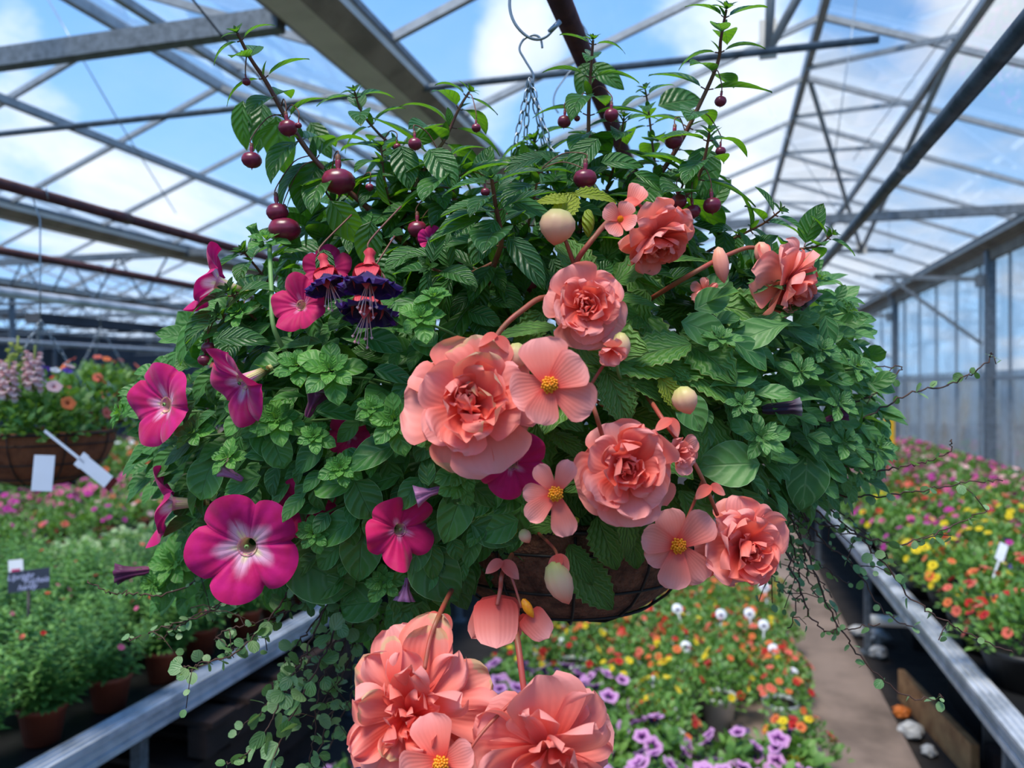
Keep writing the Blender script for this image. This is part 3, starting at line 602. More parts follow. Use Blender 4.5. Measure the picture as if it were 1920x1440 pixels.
# white labels with little pictures in the bed
for k, (px, py, d) in enumerate([(1270, 1142, 4.4), (1352, 1152, 4.3), (1405, 1150, 4.4), (1433, 1100, 4.9), (1450, 1217, 3.9), (1487, 1262, 3.6), (1225, 1278, 3.5), (1160, 1134, 4.6), (1432, 1172, 4.2), (1518, 1420, 2.95), (1055, 1205, 4.1), (1286, 1212, 4.0)]):
    nm_ = CV(0, .5, 1); c = W(px, py, d); rx_ = px2 = .027*(1.5 if k == 9 else 1.)*d/3.9; a_ = rnd.uniform(-.4, .4); x = nz(RT*math.cos(a_)+UP*math.sin(a_)); x = nz(x-nm_*(x@nm_)); y = np.cross(nm_, x)
    t = thing('plant_label', c, 'oval white picture label, %s' % ['above the left mixed bedding', 'third oval from the path in the far row', 'near the middle of the far row', 'highest of them, by the path edge', 'on the outer edge near the path, above the white pot', 'at the corner beside the path', 'above the lilac petunias', 'leftmost beside the coco liner', 'tilted one near the path', 'largest, at the bottom edge by the path', 'small pale one left of the red flowers', 'narrow one beside the thin stem'][k], 'plant label', 'oval picture labels in the floor bed')
    b = MB(); b.lathe(c, nm_, [(.001, .0012), (rx_*.94, .0012), (rx_, 0), (rx_*.94, -.0012), (.001, -.0012)], 18); b.obj('tag_face', M['whiteplastic'], t)
    b = MB(); b.box(c+nm_*.0018-y*.005, (rx_*.8, rx_*.5, .0008), (x, y, nm_)); b.obj('picture', FM['violet'], t, False); b = MB(); b.box(c-y*(rx_+.04), (.007, .09, .0012), (x, y, nm_)); b.obj('stick', M['whiteplastic'], t, False)
# ================= clutter under the benches =================
def blob(name, px, py, d, s, m, label, cat, sq=.6):
    c = W(px, py, d); b = MB(); r = random.Random(px); n = 12; th = np.linspace(0, 2*PI, n, endpoint=False); rows = []
    z0 = max(c[2], s*sq)
    for q in np.linspace(0, PI, 8): rows.append([[c[0]+s*math.sin(q)*math.cos(a)*r.uniform(.55, 1.25), c[1]+s*math.sin(q)*math.sin(a)*r.uniform(.55, 1.25), z0*0+s*sq+.001-s*sq*math.cos(q)*r.uniform(.9, 1.0)] for a in th])
    rows[0] = [rows[0][0]]*n; rows[-1] = [rows[-1][0]]*n
    G = np.array(rows); b.grid(G, np.zeros(G.shape[:2]+(2,)), 0, True); return tag(b.obj(name, m, smooth=False), label, cat)
def onfloor(px, py, z=0.0):                       # floor point under a pixel
    d = (1.6-z)*F/(py-CH); return W(px, py, d), d
for k, (px, py, s) in enumerate([(1611, 1195, .055), (1645, 1208, .07), (1648, 1235, .055), (1708, 1385, .055), (1742, 1418, .035)]):
    p, d = onfloor(px, py); blob('rubble', px, py, d, s, M['stone'], 'pale lump of rubble %s' % ['beside the second bench leg', 'just right of the second bench leg', 'pinkish, lying lowest by the second bench leg', 'on the floor by the timber board', 'smallest, nearest the bottom edge'][k], 'rubble', .7)
p, d = onfloor(1690, 1345); blob('orange_scrap', 1690, 1345, d, .045, M['orange'], 'orange scrap lying on the floor at the path edge', 'scrap', .6)
p, d = onfloor(1700, 1310); q, _ = onfloor(1790, 1425); b = MB(); b.bar(np.array([.885, 4.28, .077]), np.array([.985, 3.46, .077]), .03, .15); tag(b.obj('timber_board', M['wood'], smooth=False), 'raw timber board on edge under the right bench', 'board')
b = MB(); b.tube([(.80, 4.6, .30), (1.3, 4.6, .31), (1.9, 4.6, .32)], .03, 12); tag(b.obj('drain_pipe', M['whitealum']), 'pale round pipe crossing under the right bench', 'pipe')
for k in range(5):
    c = np.array([1.40+.08*(k % 2), 4.1+k*.62, .0]); b = MB(); s3 = (.55, .5, .26 if k else .2)
    for sx_ in (-1, 1): b.box(c+np.array([sx_*s3[0]/2, 0, s3[2]/2+.002]), (.02, s3[1], s3[2])); b.box(c+np.array([0, sx_*s3[1]/2, s3[2]/2+.002]), (s3[0], .02, s3[2]))
    b.box(c+np.array([0, 0, .012]), (s3[0], s3[1], .02)); tag(b.obj('plastic_crate', M['blackplastic'], smooth=False), 'black crate under the right bench, %s counting from the front' % ['first', 'second', 'third', 'fourth', 'fifth'][k], 'crate', 'black crates under the right bench')
for k, (x, y, z) in enumerate([(1.17, 3.56, .05), (1.39, 3.54, .05), (1.61, 3.56, .05), (1.27, 3.56, .152), (1.49, 3.55, .152)]):
    b = MB(); b.box((x, y, z), (.205, .1, .098)); tag(b.obj('brick', M['brick'], smooth=False), 'dark brick %s at the lower right corner' % ['at the left end of the bottom course', 'mid bottom course', 'at the right end of the bottom course', 'left in the top course', 'right in the top course'][k], 'brick', 'bricks under the right bench')
b = MB(); b.box((1.22, 3.66, .29), (.34, .02, .17)); b.box((1.22, 3.66, .105), (.3, .018, .2)); tag(b.obj('panel', M['concrete'], smooth=False), 'beige panel standing behind the bricks at lower right', 'panel')
# dark pallets stacked under the left bench
for k in range(4):
    t = thing('pallet', (-1.15-.05*k, 3.0, .002+k*.13), 'dark wooden pallet under the left rail, %s' % ['lowest of the stack', 'second from the floor', 'third from the floor', 'top of the stack'][k], 'pallet', 'pallets by the left bench')
    o0 = np.array([-2.1+.04*k, 2.55+.05*k, .002+k*.13])
    for q in range(6): b = MB(); b.box(o0+np.array([0, -.5+q*.2, .105]), (.8, .13, .018)); b.obj('board', M['darkwood'], t, False)
    for q in (-1, 0, 1): b = MB(); b.box(o0+np.array([q*.35, 0, .048]), (.07, 1.15, .095)); b.obj('bearer', M['darkwood'], t, False)
# ================= the big hanging basket =================
CX, CY, DC, RD, WX, WY = 965., 730., .90, .27, 760., 520.
def D(px, py):
    q = 1-((px-CX)/WX)**2-((py-CY)/WY)**2
    return DC-RD*math.sqrt(max(0., q))
M['bigcoir'] = plain('coarse coco fibre liner', '#7e5440', .95, 0, .35, 60, 1.0, col2='#4a2e22')
BC = W(1062, 955, .90); PXB = .90/F
basket(BC, .155, .118, 'large coco-lined basket overflowing with salmon begonias and pink petunias', M['bigcoir'], 12)
bk = [o for o in COL.objects if o.type == 'EMPTY' and o.name.startswith('hanging_basket')][-1]
HK = W(993, 148, .86)
for k, (tx, ty, td) in enumerate([(812, 930, .87), (930, 955, 1.04), (1205, 940, .80), (1150, 930, 1.03)]):
    e = BC+nz((W(tx, ty, td)-BC)*np.array([1, 1, 0]))*.155; b = MB(); chain(b, e, HK, .0155, .0010); b.obj('chain', M['wire'], bk)
b = MB(); sp = lambda L: [W(x, y, d) for x, y, d in L]
def smooth(P, k=6):
    P = [np.array(p) for p in P]; o = []; n = len(P)
    for i in range(n-1):
        a, b_, c, d = P[max(0, i-1)], P[i], P[i+1], P[min(n-1, i+2)]
        for j in range(k):
            t = j/k; o.append(.5*((2*b_)+(c-a)*t+(2*a-5*b_+4*c-d)*t*t+(3*b_-a-3*c+d)*t**3))
    return o+[P[-1]]
b.tube(smooth(sp([(998, 158, .86), (1000, 140, .86), (984, 112, .86), (974, 92, .86), (982, 74, .86), (1000, 66, .86), (1013, 72, .86), (1017, 90, .86)])), .0013, 7); b.obj('s_hook', M['wire'], bk)
b = MB(); xr = [(1048, 42), (1040, 52), (1025, 68), (1008, 74), (988, 68), (968, 48), (957, 22), (957, -8), (972, -45), (1000, -72), (1020, -80), (1034, -62)]
b.tube(smooth([W(x, y, .855) for x, y in xr]), .0017, 8)
b.tube([W(1030, 60, .855), W(1050, 40, .855)], .003, 8); t_ = tag(b.obj('hanger_ring', M['wire']), 'bent wire ring looped over the brown pipe, holding the big basket', 'hook')
b = MB(); b.tube(smooth([W(x, y, 1.19) for x, y in [(1085, 38), (1100, 60), (1103, 85), (1085, 115), (1060, 145), (1042, 172), (1038, 195), (1047, 212)]]), .0013, 6); tag(b.obj('wire_hook', M['wire']), 'thin empty wire hook hanging from the brown pipe beside the chains', 'hook')
def inpoly(x, y, P):
    c = False; j = len(P)-1
    for i in range(len(P)):
        if (P[i][1] > y) != (P[j][1] > y) and x < (P[j][0]-P[i][0])*(y-P[i][1])/(P[j][1]-P[i][1])+P[i][0]: c = not c
        j = i
    return c
# materials
M['fleaf'] = leafmat('fuchsia leaf', '#244f2a', '#4a8038', '#76b41c', '#86a878', veins=6, slope=4, bump=.9, rough=.36, tw=.38)
M['pleaf'] = leafmat('petunia leaf', '#30642e', '#5a9440', '#6aa82a', '#6f9c64', edge='#a8cf8c', veins=4, slope=3, bump=.55, rough=.5, tw=.32)
M['pleaf2'] = leafmat('young petunia leaf', '#3f7c38', '#67a444', '#84c030', '#8cbc64', edge='#b8d890', veins=4, slope=3, bump=.5, rough=.5, tw=.36)
M['bleaf'] = leafmat('begonia leaf', '#437834', '#6c9c42', '#8ab02c', '#8fae6a', edge='#9c8a5a', veins=5, slope=6, bump=.9, rough=.5, tw=.32)
M['yleaf'] = leafmat('yellow begonia leaf', '#8fa52a', '#b2bc36', '#c8cc3a', '#cfd070', veins=5, slope=6, bump=.8, rough=.5, tw=.4)
M['rleaf'] = leafmat('grey green petunia leaf', '#3a6e38', '#62984c', '#7eb038', '#8cb074', edge='#9cc492', veins=4, slope=3, bump=.4, rough=.5, tw=.32)
M['vleaf'] = leafmat('wire vine leaf', '#4a7a44', '#98b886', '#8cb850', '#a8c498', veins=3, bump=.2, tw=.3)
M['bstem'] = plain('begonia stem red', '#a8443c', .5, 0, .15, 40, 0, col2='#8c5a3c')
M['fstem'] = plain('fuchsia stem brown red', '#6a3530', .55, 0, .2, 40, 0, col2='#7c5a3a')
M['gstem'] = plain('soft green stem', '#6f9a58', .6, 0, .15, 40)
M['vstem'] = plain('wire vine stem', '#4a3028', .7, 0, .2, 60)
M['bud'] = plain('dark red fuchsia bud', '#8e2440', .3, 0, .2, 45, 0, col2='#6a1c36')
M['sepal'] = petalmat('fuchsia red sepal', '#b81c34', '#d43c50', '#e0505c', '#f03040', .2)
M['skirt'] = petalmat('fuchsia purple skirt', '#2c0a50', '#220a48', '#34106a', '#4a1478', .15)
M['sal'] = petalmat('salmon petal', '#e84a3e', '#f68678', '#fba8a2', '#ff9280')
M['salin'] = petalmat('inner salmon petal', '#e23a2c', '#f46a58', '#f9958a', '#ff7058')
M['salw'] = petalmat('withered salmon petal', '#e04a40', '#ee7a6c', '#f29a8c', '#ff8a70', withered=True)
M['bract'] = petalmat('begonia bract', '#d8584c', '#ec7466', '#f3968a', '#f08070')
M['stamen'] = plain('orange stamens', '#f0a012', .5, 0, .1, 300, 0, col2='#e87a10')
M['budcream'] = petalmat('cream salmon bud', '#c9cf7a', '#f2c2a0', '#ee7a66', '#f8b090', .25, rough=.4)
M['budpink'] = petalmat('pink bud', '#f0b090', '#f2a090', '#ee8070', '#f8a090', .25, rough=.4)
M['pet'] = trumpetmat('magenta petunia', '#d4127c', '#e7a0c8', '#efe3a4', '#6a5a18', '#c80e5e', veins='#9c0c50', s0=.20, s1=.30, s2=.40)
M['pet2'] = trumpetmat('crimson petunia', '#c20f58', '#dc7aa8', '#e8dca0', '#6a5a18', '#d01468', veins='#8c0c40', s0=.18, s1=.25, s2=.34)
M['pet3'] = trumpetmat('magenta petunia with pale star', '#d4127c', '#e9b0d2', '#efe3b4', '#5a4a18', '#c80e64', veins='#9c0c50', s0=.22, s1=.36, s2=.50)
M['tube'] = petalmat('cream petunia tube', '#c8c07a', '#e8dca8', '#e890b8', '#e8d8a0', .3)
M['spent'] = petalmat('spent purple petunia', '#6a2450', '#4c1440', '#7a3c68', '#6a2050', .1)
M['spentp'] = petalmat('faded pink petunia', '#a05a88', '#b878a8', '#c890b8', '#b878a0', .1)
M['dkpet'] = petalmat('near black petunia', '#241028', '#2a1230', '#e4e0e8', '#40204a', .1)
# ---------- petunia plants ----------
def pxm(p, d): return p/F*d
def petunia(parent, px, py, R, n, m, d=None, dep=1.0, name='flower', ruf=.10, lob=.10, tiltseed=0, dz=.02, squash=1.):
    d = (d or D(px, py)-dz); c = W(px, py, d); R = pxm(R, d); n = CV(*n); a = nz(np.cross(n, UP+RT*.2)); b_ = np.cross(n, a); ang = tiltseed*1.3
    a, b_ = a*math.cos(ang)+b_*math.sin(ang), b_*math.cos(ang)-a*math.sin(ang)
    N = 80; th = np.linspace(0, 2*PI, N, endpoint=False); S = np.concatenate([np.linspace(0, .3, 7), np.linspace(.36, 1, 14)]); rows = []
    r_ = random.Random(int(px)); w5 = [r_.uniform(-1, 1) for _ in range(5)]; lobr = 1+np.interp(th, np.arange(6)/5*2*PI, [w5[0], w5[1], w5[2], w5[3], w5[4], w5[0]])*.07
    for s_ in S:
        q = max(0, (s_-.24)/.76)
        r = R*(.07+.10*min(1, s_/.3)) if s_ < .3 else R*(.17+.83*((s_-.3)/.7)**.92)
        z = -dep*R*(1-s_/.3*.68) if s_ < .3 else -dep*R*.32*(1-(s_-.3)/.7)**1.8
        notch = np.abs(np.cos(2.5*th))**.55
        rr = r*(1-q**1.2*lob*1.7*(1-notch)+q*lob*.5)*(1+(lobr-1)*q)
        zz = z+R*ruf*q*q*(np.cos(5*th+.4)*.9+np.sin(9*th+w5[0]*3)*.25+np.sin(2*th+w5[1]*3)*.8)-R*.10*q**3-R*.09*q*(np.abs(np.cos(2.5*th)) < .12)
        rows.append(c+rr[:, None]*(np.cos(th)[:, None]*a+np.sin(th)[:, None]*b_*squash)+zz[:, None]*n)
    b = MB(); G = np.array(rows); uv = np.zeros(G.shape[:2]+(2,)); uv[..., 0] = th/2/PI; uv[..., 1] = S[:, None]; b.grid(G, uv, 0, True)
    f = b.obj(name, m, parent, at=c)
    b = MB(); e = c-n*dep*R; b.lathe(e, n, [(R*.075, -R*.02), (R*.085, R*dep*.15), (R*.12, R*dep*.45), (R*.19, R*dep*.72)], 14); b.obj('tube', M['tube'], f)
    b = MB()
    for k in range(5):
        an = k*1.257; dd = nz(n*1.0+(math.cos(an)*a+math.sin(an)*b_)*.45); P, U = leafgrid(e, dd, math.cos(an)*a+math.sin(an)*b_, R*.42, R*.12, LANC, -.5, .2, nu=3, nv=5); b.grid(P, U)
    b.tube([e, e-n*R*.35-UP*.0, e-n*R*.6-FW*-.02-UP*.01], R*.035, 6, 0); b.obj('calyx', M['pleaf'], f)
    b = MB(); b.lathe(c-n*R*.28, n, [(.001, 0), (R*.04, .0), (R*.05, R*.03), (.001, R*.05)], 8); b.obj('stigma', M['gstem'], f)
    return f
def rosette(mb, px, py, R, n, d=None, cnt=15, prof=SPAT, mi=0, wr=.55, open_=1.0, r=rnd):
    d = d or D(px, py)-.012; c = W(px, py, d); R = pxm(R, d); n = CV(*n); a = nz(np.cross(n, UP+RT*.31)); b_ = np.cross(n, a)
    for i in range(cnt):
        t = i/cnt; an = i*2.39996; rad = math.cos(an)*a+math.sin(an)*b_; el = (1.35-1.25*t**.8)/open_; l = R*(.30+.85*t)*r.uniform(.85, 1.15)
        dr = nz(rad*math.cos(el)+n*math.sin(el)); nm = nz(n*math.cos(el)-rad*math.sin(el))
        P, U = leafgrid(c+n*R*.22*(1-t)+rad*R*.05, dr, nm, l, l*wr*(1+.15*t), prof, .55, .30, ruf=.03, nu=5, nv=7); mb.grid(P, U, mi)
def bigleaf(mb, px, py, L, ang, n, d=None, prof=OV, wr=.62, k=.5, fold=.22, mi=0, ruf=.02, ser=0, nv=9, nu=7, dz=.008):
    """centre pixel, length in pixels, direction angle in the picture plane (0 = right, 90 = up)"""
    d = d or D(px, py)-dz; a = math.radians(ang); n = CV(*n); dr = RT*math.cos(a)+UP*math.sin(a); dr = nz(dr-n*(dr@n)); L = pxm(L, d)
    P, U = leafgrid(W(px, py, d)-dr*L*.5, dr, n, L, L*wr, prof, k, fold, ruf=ruf, nu=nu, nv=nv, ser=ser); mb.grid(P, U, mi)
def scatter(mb, poly, n, Lr, prof, wr, depth, seed, k=.6, fold=.25, mi=0, down=.3, nu=5, nv=7, ser=0, camb=.7, upb=.6):
    r = random.Random(seed); xs = [p[0] for p in poly]; ys = [p[1] for p in poly]; i = 0
    while i < n:
        px, py = r.uniform(min(xs), max(xs)), r.uniform(min(ys), max(ys))
        if not inpoly(px, py, poly): continue
        i += 1; d = D(px, py)+r.uniform(*depth); L = pxm(r.uniform(*Lr), .7)
        ox, oy = (px-CX)/WX, -(py-CY)/WY; dr = nz(RT*(ox+r.uniform(-.8, .8))+UP*(oy-down+r.uniform(-.6, .6))-FW*r.uniform(-.2, .7))
        nm = nz(-FW*camb+UP*upb+RT*(ox*.6+r.uniform(-.5, .5))+UP*r.uniform(-.4, .4))
        P, U = leafgrid(W(px, py, d), dr, nm, L, L*wr*r.uniform(.85, 1.15), prof, k*r.uniform(.3, 1.5), fold*r.uniform(.5, 1.6), ruf=.015, nu=nu, nv=nv, ser=ser); mb.grid(P, U, mi)
ROOT = BC+UP*.0
def stemto(mb, px, py, d, r=.0014, mi=0, sag=.03, to=None):
    p = W(px, py, d); q = to if to is not None else BC+np.array([rnd.uniform(-.07, .07), rnd.uniform(-.07, .07), .01]); m_ = (p+q)/2+UP*sag
    mb.tube(smooth([p, p*.6+m_*.4+UP*sag*.3, m_, q], 4), np.linspace(r*.7, r*1.3, 13), 6, mi)
# left pink petunia plant
PP = thing('petunia_plant', BC-RT*.08+UP*.005, 'petunia with magenta trumpet blooms and round soft leaves spilling down the left', 'flowering plant')
petunia(PP, 290, 757, 80, (-.55, .12, 1), M['pet'], tiltseed=1, dz=.05); petunia(PP, 457, 1030, 97, (.12, .02, 1), M['pet3'], tiltseed=4.1, dz=.085, ruf=.09, lob=.14)
petunia(PP, 430, 728, 84, (-.62, -.42, .62), M['pet'], dep=1.1, tiltseed=2, dz=.06); petunia(PP, 380, 520, 68, (-.9, .30, .2), M['pet3'], dep=1.25, tiltseed=.3, ruf=.16, dz=.05)
petunia(PP, 553, 566, 56, (-.25, .18, .75), M['pet2'], dep=1.2, tiltseed=3, ruf=.14, dz=.03); petunia(PP, 292, 945, 74, (-.92, .02, .34), M['pet3'], dep=1.25, tiltseed=1.4, ruf=.16, dz=.06)
petunia(PP, 572, 950, 58, (.1, -.15, 1), M['pet2'], tiltseed=5, ruf=.14, dz=-.012); petunia(PP, 757, 995, 66, (.45, .05, .8), M['pet2'], tiltseed=2.2, ruf=.24, lob=.16, dz=.03)
petunia(PP, 965, 872, 66, (.30, .0, 1), M['pet2'], tiltseed=6, ruf=.16, dz=.03); petunia(PP, 650, 818, 42, (-.2, 0, 1), M['pet2'], tiltseed=3.3, dz=-.035)
petunia(PP, 612, 498, 44, (.1, .3, .8), M['pet2'], tiltseed=3.8, dz=-.05); petunia(PP, 812, 450, 28, (.4, .1, .8), M['pet'], tiltseed=.8, dz=-.04)
PL = [(330, 640), (420, 575), (620, 560), (800, 560), (860, 640), (800, 760), (860, 850), (1010, 900), (1010, 960), (860, 1090), (790, 1190), (690, 1170), (640, 1090), (520, 1100), (400, 1110), (290, 1130), (280, 1060), (350, 980), (260, 880), (270, 830), (250, 760)]
b = MB(); scatter(b, PL, 560, (38, 78), OV, .66, (.0, .09), 21, camb=.9); scatter(b, PL, 420, (55, 95), OV, .72, (.09, .20), 22, nu=3, nv=5)
for px, py, L, ang, n, wr in [(692, 850, 108, 205, (-.1, .7, .8), .66), (682, 936, 82, -65, (.1, .3, 1), .85), (632, 990, 108, 215, (-.2, .5, .9), .6), (852, 968, 112, -110, (.2, .3, 1), .62), (622, 905, 84, 180, (0, .6, .8), .8), (385, 895, 88, -105, (-.1, .4, .9), .85),
                             (676, 1040, 112, -95, (.1, .2, 1), .72), (770, 1160, 100, -80, (0, .35, .9), .75), (672, 1130, 92, 185, (-.1, .4, .9), .8), (800, 880, 62, 100, (-.2, .2, 1), .55), (905, 925, 76, -35, (.3, .4, .9), .6), (930, 1000, 100, -20, (0, .1, 1), .6),
                             (300, 870, 66, 225, (-.3, .3, 1), .6), (385, 1000, 90, 60, (-.2, .5, .8), .6), (305, 1110, 88, -110, (-.2, .3, 1), .6), (345, 1085, 80, -80, (.1, .4, .9), .8), (420, 1100, 110, 190, (0, .2, 1), .85), (600, 1070, 150, -30, (0, .2, 1), .8), (820, 1080, 130, -50, (0, .3, 1), .75),
                             (640, 770, 92, 10, (.1, .7, .7), .5), (560, 640, 90, 170, (0, .8, .6), .4), (720, 640, 80, -20, (0, .6, .8), .7), (500, 830, 90, -60, (0, .5, .8), .6), (740, 700, 80, -10, (.1, .6, .8), .5), (345, 640, 92, -115, (-.4, .4, .8), .55), (275, 835, 60, 190, (-.3, .5, .7), .4), (450, 905, 80, -160, (0, .4, .9), .6),
                             (760, 590, 66, -60, (.1, .5, .8), .75), (930, 990, 90, 200, (0, .3, 1), .7), (480, 800, 76, 200, (0, .5, .8), .6), (520, 845, 70, -70, (0, .4, .9), .8)]:
    bigleaf(b, px, py, L, ang, n, wr=wr, prof=OV if wr < .8 else ROUND)
b.obj('foliage', M['pleaf'], PP)
b = MB()
for i, (px, py, R, n) in enumerate([(470, 770, 55, (-.2, .5, 1)), (365, 815, 44, (-.4, .6, .9)), (622, 700, 66, (.1, .6, .9)), (742, 790, 60, (0, .3, 1)), (868, 880, 52, (.2, .3, 1)), (640, 880, 42, (.1, .5, .9)), (720, 1092, 42, (0, .2, 1)), (330, 1060, 58, (-.3, .4, .9)), (290, 1095, 36, (-.4, .1, .9)),
                                 (790, 600, 50, (0, .6, .8)), (815, 560, 36, (0, .8, .6)), (520, 790, 56, (.1, .5, .9)), (500, 455, 40, (0, .8, .6)), (230, 775, 34, (-.7, .3, .6)), (400, 655, 36, (-.4, .6, .7)), (590, 1000, 40, (0, .2, 1)), (865, 905, 44, (.3, .2, 1)), (560, 690, 50, (0, .6, .8)),
                                 (430, 860, 40, (-.3, .5, .8)), (380, 1010, 40, (-.4, .3, .9)), (700, 770, 40, (.1, .7, .7)), (450, 590, 36, (-.3, .6, .7)), (820, 820, 40, (.2, .5, .9)), (590, 820, 36, (0, .5, .8))]):
    b = MB(); rosette(b, px, py, R, n, cnt=13+i % 6); b.obj('shoot_tip', M['pleaf2'], PP)
b = MB()
for px, py in [(300, 770), (365, 815), (470, 770), (622, 700), (742, 790), (868, 880), (640, 880), (720, 1092), (330, 1060), (520, 790), (400, 655), (790, 600), (432, 722), (560, 570), (300, 945), (457, 1030), (385, 895), (245, 1070), (600, 960), (757, 995)]: stemto(b, px+8, py+4, D(px, py)+.012, .0016)
b.tube(smooth([W(505, 455, D(505, 455)), W(509, 540, D(509, 540)), W(515, 620, D(515, 620)), W(560, 700, D(560, 700)+.05)]), .0022, 8); b.obj('stems', M['gstem'], PP)
def spent(parent, px, py, L, ang, m, wd=.34, d=None, tw=.1):
    d = d or D(px, py)-.015; a = math.radians(ang); dr = RT*math.cos(a)+UP*math.sin(a)+(-FW)*.2; dr = nz(dr); L = pxm(L, d); c = W(px, py, d); b = MB()
    b.lathe(c-dr*L*.1, dr, [(L*.08, -L*.45), (L*.12, -L*.3), (L*.13, 0), (L*wd*.55, L*.3), (L*wd*.8, L*.52), (L*wd*.3, L*.5), (.001, L*.3)], 24, lob=.22, lobn=6); f = b.obj('closed_flower', m, parent, at=c)
    b = MB()
    for k in range(5):
        an = k*1.257; x = nz(np.cross(dr, UP+RT*.1)); y = np.cross(dr, x); ra = math.cos(an)*x+math.sin(an)*y; P, U = leafgrid(c-dr*L*.58, nz(dr+ra*.28), ra, L*.45, L*.13, LANC, -.2, .2, nu=3, nv=5); b.grid(P, U)
    b.obj('calyx', M['pleaf2'], f)
for a in [(588, 752, 60, 65, M['spent'], .5), (432, 888, 46, 150, M['spentp'], .4), (246, 1073, 62, 185, M['spent'], .36), (800, 925, 52, 195, M['spentp'], .45), (760, 1108, 44, -95, M['spentp'], .5), (480, 440, 46, 115, M['pleaf2'], .25)]: spent(PP, *a)
# right petunia plant with dark blooms
RP = thing('petunia_plant', BC+RT*.09+UP*.005, 'petunia with grey-green oval leaves and near-black buds on the right side', 'flowering plant')
PRt = [(1300, 560), (1400, 480), (1540, 520), (1600, 640), (1640, 745), (1650, 880), (1560, 930), (1480, 930), (1420, 960), (1330, 900), (1320, 780), (1290, 690)]
b = MB(); scatter(b, PRt, 420, (38, 84), SPAT, .5, (.0, .10), 31, camb=.7); scatter(b, PRt, 300, (50, 90), OV, .6, (.08, .18), 32, nu=3, nv=5)
for px, py, L, ang, n, wr in [(1513, 905, 112, -95, (.1, .2, 1), .78), (1365, 870, 120, 180, (0, .3, 1), .75), (1460, 850, 100, 5, (0, .7, .7), .42), (1400, 650, 120, -40, (.2, .6, .7), .55), (1560, 860, 90, -35, (.2, .6, .7), .4), (1475, 740, 140, 170, (.1, .8, .5), .34), (1300, 775, 80, -60, (0, .3, 1), .8), (1555, 625, 70, -85, (.2, .2, .9), .6),
                             (1510, 540, 54, 100, (0, .2, 1), .5), (1585, 575, 40, -20, (0, .3, 1), .7), (1340, 560, 90, 30, (0, .3, 1), .6), (1450, 600, 110, 160, (0, .6, .8), .35), (1380, 700, 120, 30, (0, .4, .9), .5), (1560, 930, 70, -60, (.1, .4, .9), .3), (1600, 560, 60, 10, (0, .7, .6), .35), (1425, 620, 130, -160, (0, .5, .8), .5), (1330, 620, 110, -20, (0, .3, 1), .6)]:
    bigleaf(b, px, py, L, ang, n, wr=wr, prof=SPAT if wr < .6 else OV)
for px, py, R, n in [(1425, 822, 54, (.1, .4, 1)), (1640, 842, 52, (.5, .5, .8)), (1580, 830, 44, (.3, .6, .8)), (1600, 690, 48, (.5, .6, .7)), (1535, 530, 44, (.2, .9, .5)), (1590, 585, 34, (.7, .5, .5)), (1350, 640, 44, (0, .7, .7)), (1500, 700, 46, (.2, .6, .8)), (1570, 760, 44, (.3, .5, .8)), (1480, 590, 40, (.1, .9, .5)), (1440, 540, 40, (0, .8, .5)), (1390, 760, 40, (0, .5, .9)), (1540, 660, 40, (.2, .6, .7)), (1610, 880, 36, (.4, .3, .8))]:
    rosette(b, px, py, R, n, cnt=14, wr=.45)
b.obj('foliage', M['rleaf'], RP)
b = MB()
for px, py in [(1425, 830), (1640, 845), (1590, 840), (1600, 690), (1535, 535), (1590, 585), (1513, 870), (1500, 700), (1475, 740), (1570, 760), (1350, 640), (1480, 590)]: stemto(b, px, py, D(px, py)+.004, .0018)
b.obj('stems', M['gstem'], RP)
for a in [(1470, 765, 72, 5, M['dkpet'], .26), (1503, 548, 66, -50, M['dkpet'], .4), (1440, 852, 30, 100, M['pleaf2'], .3), (1570, 780, 40, 20, M['spent'], .4)]: spent(RP, *a)
